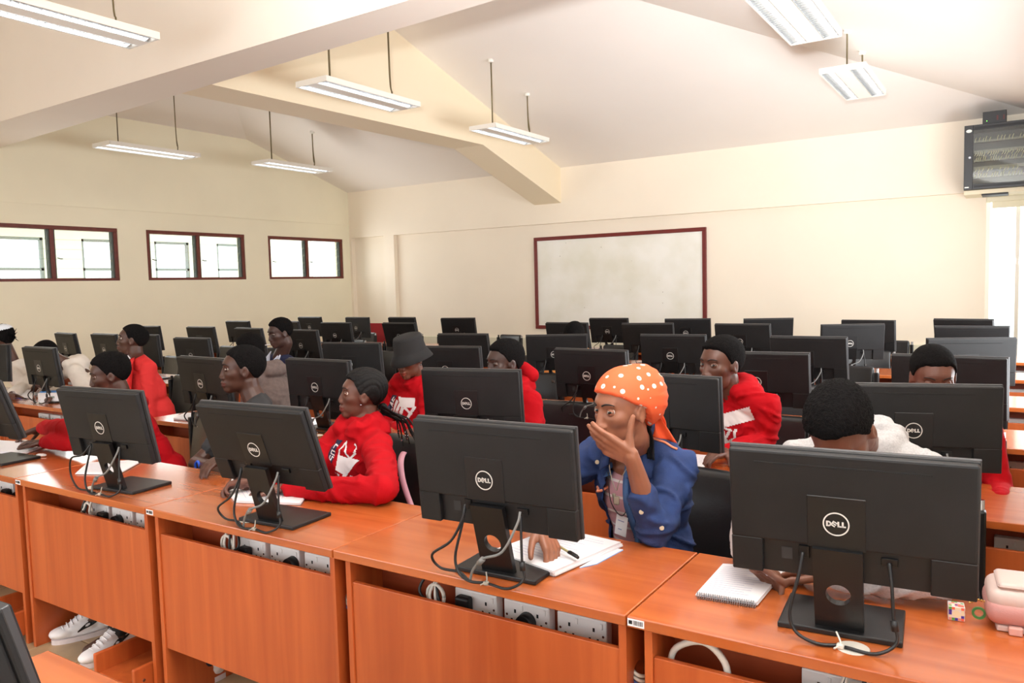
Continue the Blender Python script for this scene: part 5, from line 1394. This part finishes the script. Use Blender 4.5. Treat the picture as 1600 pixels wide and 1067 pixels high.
# --- person in orange between the far monitors
person(dict(lab='person in orange shirt mostly hidden between far monitors', head=(898, 528, 5.98), f=(.1, -1), pitch=30, s=1.12, tf=(.1, -1), sh=A_(905, 562, Y=6.14), hip=V3((-3.45, 6.3, .52)), w=.44,
    skin=(60, 44, 38), cloth=mat('orange cotton', (234, 150, 62), .85), res=.0075, hth=.010, hr=.002, open=.1, L=(A_(936, 575, Y=6.0), A_(900, 590, Z=.80)), R=(A_(858, 580, Y=6.0), A_(866, 588, Z=.80))))

# chairs: one behind each place the photograph shows
CHAIRS = [
 (1, -1.05, 2.55, -10, 'black chair with steel side strip behind the person in denim jacket'), (1, -2.43, 2.53, -16, 'black chair behind the braided girl, with pink bag strap over it'),
 (1, -.30, 2.56, 3, 'black chair of the student in the grey hoodie'), (1, -3.26, 2.57, -22, 'black chair of the boy in the dark tee shirt'), (1, -4.0, 2.57, -20, 'black chair of the boy in red at the left of the front row'),
 (2, -2.20, 3.81, 4, 'black chair behind the boy who peers over the monitor, second row'), (2, -1.08, 3.81, -4, 'black chair of the boy in red hoodie with white print'), (2, -3.02, 3.81, 0, 'black chair of the girl in the bucket hat'),
 (2, -.26, 3.81, 3, 'black chair of the boy at the right of the second row'), (2, -4.12, 3.80, -22, 'black chair of the person in grey-brown jacket'), (2, -5.22, 3.66, -45, 'black chair with steel strip beside the man in red blazer'),
 (2, -5.95, 3.81, -8, 'black chair of the person bowed over the desk, left'), (2, -6.75, 3.80, -12, 'black chair of the person with the white cap'),
 (4, -5.38, 4.98, 0, 'black chair of the man in navy and orange sweater'), (4, -3.45, 6.48, 0, 'black chair of the person in the orange shirt')]
for (_, x, y, rz, lab) in CHAIRS: place_chair(x, y, math.radians(rz), lab)
used_x = {2: [-2.2, -1.08, -3.02, -.26, -4.15, -5.95, -6.75], 4: [-3.45], 3: [-5.38]}
for r_ in range(3, 7):
    xs_ = [x for (x, nm, q) in bymon[r_]]; k = 0
    for x in sorted(xs_, reverse=True):
        if any(abs(x-u) < .45 for u in used_x.get(r_, [])): k += 1; continue
        place_chair(min(x, -.30), RY[r_]+DD+.44, math.radians(random.Random(int(x*50)).uniform(-12, 12)), 'empty black chair at the %s row of desks, %s place' % (ROWN[r_], ORD[k]), 'empty black chairs behind the far desks'); k += 1

# ------------------------------------------------------------------ things on the desks
def flat_box(bm, pts, z0, z1, mi=0): prism(bm, [(p[0], p[1], z0) for p in pts], (0, 0, z1-z0), mi)
def rel(o, pts): return [(p[0]-o[0], p[1]-o[1]) for p in pts]
def quad(pxs, Z=ZT): return [tuple(at(x, y, Z=Z)[:2]) for x, y in pxs]
def ordered(pts):
    c = (sum(p[0] for p in pts)/len(pts), sum(p[1] for p in pts)/len(pts)); return sorted(pts, key=lambda p: math.atan2(p[1]-c[1], p[0]-c[0]))
def paper_pad(name, pxs, lab, cat, thick=.012, spiral=None, sheets=5, lines=True, cover=None, Z=ZT+.0005):
    P_ = ordered(quad(pxs)); c = (sum(p[0] for p in P_)/len(P_), sum(p[1] for p in P_)/len(P_)); e = empty(name, (c[0], c[1], Z), 0, lab, cat)
    L = rel(c, P_); rnd = random.Random(len(lab)); z = 0
    bm = bmesh.new(); flat_box(bm, L, 0, .0012); from_bm('cover', bm, cover or mat('grey card', (120, 120, 128), .6), e); z = .0012
    for k in range(sheets):
        bm = bmesh.new(); s_ = 1-.012*k/sheets; dx, dy = rnd.uniform(-.004, .004), rnd.uniform(-.004, .004); t = thick/sheets
        flat_box(bm, [(p[0]*s_+dx, p[1]*s_+dy) for p in L], z, z+t*.86); z += t; from_bm('page_block', bm, PAPER, e)
    if lines:
        bm = bmesh.new(); a, b_, c_, d = [Vector((p[0]*.82, p[1]*.82, z+.0002)) for p in (L[0], L[1], L[2 % len(L)], L[3 % len(L)])]
        for k in range(14):
            t = (k+.5)/14; p, q = a.lerp(d, t), b_.lerp(c_, t); q = p.lerp(q, rnd.uniform(.5, .98)); n = (d-a).normalized()*.0007
            f = bm.faces.new([bm.verts.new(v) for v in (p-n, q-n, q+n, p+n)])
        from_bm('handwriting', bm, PAPERL, e)['kind'] = 'stuff'
    if spiral:
        p, q = [Vector((v[0]-c[0], v[1]-c[1], 0)) for v in quad(spiral)]; n = 26; d = (q-p).normalized(); sd = Vector((-d.y, d.x, 0))
        bm = bmesh.new(); pts = []
        for k in range(n*10+1):
            t = k/(n*10); a = 2*math.pi*k/10; pts.append(p.lerp(q, t)+sd*.007*math.cos(a)+Vector((0, 0, .008+.0085*math.sin(a))))
        tube(bm, pts, .0011, 5, 0, 0); from_bm('spiral', bm, mat('spiral wire', (150, 150, 155), .3, metal=.8), e)
    return e
paper_pad('spiral_notebook', [(1087, 932), (1128, 886), (1228, 892), (1182, 947)], 'white spiral notebook on the desk left of the bowed student', 'notebook', .010, ((1089, 935), (1180, 950)))
paper_pad('spiral_notebook', [(-20, 690), (78, 696), (38, 711), (-20, 708)], 'open spiral notebook under the hands of the boy in red at the left edge', 'notebook', .012, ((30, 693), (74, 697)))
paper_pad('folder', [(-20, 712), (37, 712.5), (20, 717), (-20, 722)], 'flat dark folder at the left edge below the spiral notebook', 'folder', .004, sheets=1, lines=False, cover=mat('dark folder', (60, 66, 74), .5))
paper_pad('paper_stack', [(118, 741), (136, 725), (225, 720), (186, 742)], 'white papers lying beneath the stand of the leftmost complete monitor', 'papers', .006)
paper_pad('notepad', [(352, 765), (368, 786), (470, 790), (486, 768)], 'notepad by the hand of the braided girl', 'notepad', .010)
b = paper_pad('notebook', [(770, 868), (866, 902), (972, 855), (905, 840), (830, 846)], 'thick open notebook with loose sheets by the person in denim jacket', 'notebook', .016, sheets=7)
paper_pad('notebook', [(906, 888), (933, 882), (974, 860), (960, 858)], 'blue and white striped notebook edge under the open notebook', 'notebook', .002, sheets=1, lines=False, cover=mat('sky blue card', (120, 170, 220), .5), Z=ZT+.0004)
paper_pad('notepad', [(271, 656), (290, 647), (318, 648), (308, 659)], 'white notepad on the second row desk left of the aisle-side monitor', 'notepad', .010)
paper_pad('paper_stack', [(1072, 712), (1113, 716), (1098, 735), (1064, 736)], 'white paper stack on the desk behind the orange headscarf', 'papers', .012)
paper_pad('paper_stack', [(618, 688), (655, 692), (655, 705), (618, 703)], 'white papers on the second row desk beside the braids', 'papers', .010)
paper_pad('paper_stack', [(20, 612), (60, 610), (50, 624), (14, 622)], 'papers under the hands of the bowed person at the left', 'papers', .010)
# white box with blue lid in the left block
q = at(88, 628, Z=ZT); e = empty('small_box', (q.x, q.y, ZT+.0005), .5, 'white and blue box on the desk in the left block', 'box')
box('carton', -.11, .11, -.045, .045, 0, .075, WHITEINK, e, .002); box('lid', -.111, .111, -.03, .046, .0755, .083, mat('blue card', (60, 130, 200), .5), e, .002)
box('label_mark', -.02, .02, -.0458, -.0452, .035, .05, mat('grey print', (150, 160, 150), .6), e)
def pen(p, d, L=.14, m=None, lab='', capm=None):
    e = empty('pen', p, 0, lab, 'pen'); d = Vector(d).normalized(); bm = bmesh.new()
    cyl(bm, d*0, d*L*.62, .0035, n=10); cyl(bm, -d*.012, d*0, .0008, .0033, 10); from_bm('barrel', bm, m or mat('clear amber barrel', (150, 140, 90), .3), e)
    bm = bmesh.new(); cyl(bm, d*L*.60, d*L, .0052, .0046, 12); bbox(bm, -.0012, .0012, -.001, .001, 0, .035, M=Matrix.Translation(d*L*.66+Vector((0, 0, .006))) @ d.to_track_quat('Z', 'Y').to_matrix().to_4x4()); from_bm('pen_cap', bm, capm or BLACK3, e)
pen(at(868, 850, Z=.79)+Vector((0, 0, 0)), at(913, 877, Z=.777)-at(868, 850, Z=.79), .105, lab='black capped pen in the writing hand of the person in denim jacket')
pen(at(1205, 905, Z=.77), at(1193, 890, Z=.81)-at(1205, 905, Z=.77), .10, mat('pale pen', (220, 226, 240), .3), 'pale pen in the hand of the bowed student', mat('blue pen cap', (70, 150, 220), .3))
pen(at(357, 762, Z=.775), at(362, 752, Z=.80)-at(357, 762, Z=.775), .10, WHITEINK, 'white pen in the hand of the braided girl', WHITEINK)
pen(at(25, 622, Z=.757), Vector((1, .1, 0)), .14, mat('blue pen barrel', (40, 60, 160), .3), 'blue pen lying on the desk in the left block')
# crumpled white tissue
q = at(65, 713, Z=ZT); bm = bmesh.new(); ell(bm, (0, 0, .006), (.034, .018, .007), None, 3)
for v in bm.verts: v.co *= 1+.18*noise.noise(v.co*60)
o = from_bm('eraser', bm, WHITEINK, None, True); o.location = (q.x, q.y, ZT); tag(o, 'small white lump of paper near the left edge of the front row', 'paper')

# colourful cube and pink bag
q = at(1493, 969, Z=ZT); e = empty('toy_cube', (q.x, q.y+.012, ZT+.0004), .12, 'small cube with patchwork coloured faces next to the pink bag', 'toy')
hc = .0165; box('block', -hc, hc, -hc, hc, 0, 2*hc, mat('cube white plastic', (232, 228, 226), .25), e, .0015)
cols = [mat('cube '+n, c, .35) for n, c in (('coral', (232, 110, 84)), ('green', (84, 160, 70)), ('purple', (70, 50, 150)), ('rose', (225, 150, 140)), ('cream', (236, 226, 190)))]
rnd = random.Random(9)
for face in range(3):
    for i in range(5):
        for j in range(5):
            if face == 0 and 1 <= i <= 3 and 1 <= j <= 3: continue
            if face == 1 and rnd.random() < .45: continue
            a0, b0 = -hc+.0012+.00612*i, .0012+.00612*j; bm = bmesh.new()
            if face == 0: bbox(bm, a0, a0+.0059, -hc-.0005, -hc, b0, b0+.0059)
            elif face == 1: bbox(bm, a0, a0+.0059, -hc+b0, -hc+b0+.0059, 2*hc, 2*hc+.0005)
            else: bbox(bm, hc, hc+.0005, a0, a0+.0059, b0, b0+.0059)
            o = from_bm('colour_patch', bm, rnd.choice(cols), e)
bm = bmesh.new(); cyl(bm, (0, -hc-.0006, hc), (0, -hc-.0001, hc), .0085, n=20); from_bm('round_patch', bm, cols[4], e)
q = at(1527, 968, Z=ZT)
def pink_bag():
    PB = mat('pale pink leather', (190, 138, 132), .38, bump=.1, bump_scale=300); PB2 = mat('cream pink leather', (208, 186, 178), .4)
    x0 = at(1534, 985, Z=ZT).x+.008; y0 = at(1534, 985, Z=ZT).y+.0
    e = empty('pink_bag', (x0, y0, ZT+.0005), .10, 'pale pink leather bag at the right edge of the front desk', 'bag')
    L, D, H = .22, .15, .070
    bm = bmesh.new(); bbox(bm, 0, L, 0, D, .012, H, 0, .026, 6); from_bm('bag_body', bm, PB, e, True)
    bm = bmesh.new(); bbox(bm, .004, L-.004, .006, D-.006, H-.030, H+.022, 0, .024, 6); from_bm('lid', bm, PB2, e, True)
    bm = bmesh.new(); bbox(bm, .022, L, .02, D-.02, H+.018, H+.034, 0, .010, 4); from_bm('front_pocket', bm, PB2, e, True)
    bm = bmesh.new(); tube(bm, [(.012, .012, H-.028), (L*.5, -.001, H-.029), (L-.01, .01, H-.028)], .0026, 8); from_bm('zip', bm, PB2, e)
    bm = bmesh.new(); bbox(bm, .02, L-.01, .01, D-.01, 0, .014, 0, .004, 2); from_bm('bag_base', bm, PB2, e)
    bm = bmesh.new(); bbox(bm, .042, .068, -.006, .01, .0, .018, 0, .003, 2); from_bm('strap_loop', bm, mat('dusky pink strap', (216, 170, 160), .5), e)
    bm = bmesh.new(); ring_plate(bm, (-.012, .03, .026), (1, 0, 0), (0, 0, 1), (0, .006, 0), .014, .009, .8, 24); from_bm('green_ring', bm, mat('green enamel', (60, 120, 60), .3), e)
    bm = bmesh.new()
    for k in range(7): ell(bm, (-.03+.006*k, .035+.003*k, .052-.002*abs(k-3)), (.0028,)*3)
    from_bm('bead_chain', bm, mat('brass', (190, 150, 80), .3, metal=.9), e, True)['kind'] = 'stuff'
pink_bag()
# bag with a pink strap hung over the chair
def strap_bag():
    a = at(628, 708, Y=2.72); e = empty('hanging_bag', (a.x, 2.72, .45), 0, 'bag with wide pink strap hanging over the black chair', 'bag'); o_ = Vector((a.x, 2.72, .45))
    PK = mat('pink webbing', (232, 170, 186), .6)
    pts = [at(x, y, Y=Y)-o_ for x, y, Y in ((640, 705, 2.80), (630, 707, 2.74), (625, 722, 2.68), (627, 745, 2.66), (634, 770, 2.65), (645, 800, 2.64))]
    bm = bmesh.new(); path = smooth_path(pts, 5); prev = None
    for p in path:
        r = [bm.verts.new(p+Vector((-.014, 0, 0))), bm.verts.new(p+Vector((.014, .008, 0)))]
        if prev: bm.faces.new((prev[0], prev[1], r[1], r[0])).smooth = True
        prev = r
    o = from_bm('strap', bm, PK, e); mm = o.modifiers.new('t', 'SOLIDIFY'); mm.thickness = .004
    bm = bmesh.new(); b0 = at(655, 800, Y=2.70)-o_; bbox(bm, b0.x-.04, b0.x+.22, b0.y-.02, b0.y+.07, b0.z-.24, b0.z+.0, 0, .03, 5); from_bm('pouch', bm, mat('pale pink fabric', (238, 196, 206), .7), e, True)
strap_bag()

# plugs, leads and cables under the front desks
def plug(x, z, lab, round_=True, tailx=-.10):
    y = RY[1]+.15-.035; e = empty('power_plug', (x, y, z), 0, lab, 'plug'); bm = bmesh.new()
    if round_: cyl(bm, (0, 0, 0), (0, -.028, 0), .027, .024, 20); cyl(bm, (0, -.018, -.004), (-.05, -.045, -.022), .012, .006, 10)
    else: bbox(bm, -.024, .024, -.03, 0, -.026, .026, 0, .008, 3); cyl(bm, (0, -.016, -.02), (0, -.018, -.062), .008, .006, 10)
    from_bm('plug_body', bm, BLACK3, e)
    p0 = (-.05, -.045, -.022) if round_ else (0, -.018, -.062)
    tubeobj('lead', [p0, (p0[0]+tailx*.35, -.045, p0[2]-.012), (p0[0]+tailx, -.03, p0[2]-.03), (p0[0]+tailx*1.3, -.02, p0[2]-.14)], .0042, CABLE, e)
zs = .617
d3 = X0-PITCH; d2 = X0-2*PITCH; d1 = X0-3*PITCH
plug(d3+.415, zs+.01, 'square black plug under the middle desk of the front row', False, .02)
plug(d3+.620, zs, 'round black plug in the socket under the middle desk of the front row')
plug(d2+.43, zs, 'square black plug under the desk of the braided girl', False, .03); plug(d2+.66, zs, 'round black plug under the desk of the braided girl')
plug(d1+.60, zs, 'round black plug under the desk above the two white sneakers'); plug(d1+.50, zs, 'black plug left of the other plug under the desk above the sneakers', False, .02)
plug(X0-4*PITCH+.76, zs, 'right black plug under the leftmost front desk'); plug(X0-4*PITCH+.66, zs, 'left black plug under the leftmost front desk', False, .03)
def leads(x, lab, seed):
    rnd = random.Random(seed); y = RY[1]+.10; e = empty('cable_bundle', (x, y, .60), 0, lab, 'cables')
    for k in range(4):
        a = rnd.uniform(-.03, .03); tubeobj('cable', [(a, 0, .12), (a+rnd.uniform(-.03, .05), -.03, .05), (a+rnd.uniform(-.06, .08), -.035, .0), (a+rnd.uniform(-.05, .1), -.02, -.10)], .0045, CABLEW if k in (1, 3) else CABLE, e)
    bm = bmesh.new(); pts = [(.03*math.cos(t), -.02, .045+.032*math.sin(t)) for t in [2*math.pi*k/16 for k in range(17)]]; tube(bm, pts, .0055, 8, 0, 0); from_bm('coil', bm, CABLEW, e)
leads(d3+.33, 'white and black cables hanging under the middle desk of the front row', 1); leads(d2+.36, 'white and black cables hanging under the desk of the braided girl', 2)
leads(d1+.43, 'white cable coil under the desk above the sneakers', 3); leads(X0+.50, 'cables hanging under the rightmost desk of the front row', 4)
for (x, z, lab) in ((d2+PITCH-.012, .565, 'white cables looped in the round hole between two front desks, left'), (d3+PITCH-.012, .575, 'white and blue cables in the hole between the two rightmost front desks')):
    e = empty('cable_loop', (x, RY[1]+.075, z), 0, lab, 'cables')
    for k in range(3): tubeobj('cable', [(-.012, .0, .012-.012*k), (.012, -.02, .008-.012*k), (.026, .0, -.002-.012*k), (.022, .05, -.01-.01*k)], .0045, (CABLEW, CABLEW, mat('blue cable', (90, 110, 170), .5))[k], e)
e = empty('cable_loop', (X0+.17, RY[1]+.06, .70), 0, 'thick white cable arching beneath the rightmost front desk', 'cables')
tubeobj('cable', [(-.09, .0, -.09), (-.07, .0, -.03), (0, -.01, .005), (.05, -.012, -.03), (.06, -.01, -.10)], .008, CABLEW, e)
e = empty('power_adapter', (d1+.80, RY[1]+.26, .068), .3, 'black adapter lying in the low tray beside the sneakers', 'adapter')
bm = bmesh.new(); bbox(bm, -.05, .05, -.02, .02, 0, .03, 0, .006, 2); from_bm('brick_case', bm, BLACK3, e); tubeobj('lead', [(.05, 0, .015), (.09, .02, .02), (.10, -.03, .01), (.03, -.06, .01)], .005, CABLE, e)
e = empty('cable_loop', (X0-4*PITCH+.84, RY[1]+.20, .14), 0, 'black cable loop in the low tray at the left edge', 'cables')
tubeobj('cable', [(-.04, 0, -.06), (-.06, -.02, 0), (-.03, -.02, .03), (.01, 0, .0), (.04, .02, -.02), (.07, 0, -.03)], .005, CABLE, e)

# nearest row: two monitor corners
near_mon(-1.19, .43, 1.19, .05, .25, 'black monitor of the nearest row cut by the lower left corner')
near_mon(-.317, .367, 1.19, -.35, .15, 'top corner of a black monitor at the bottom edge below the second monitor')
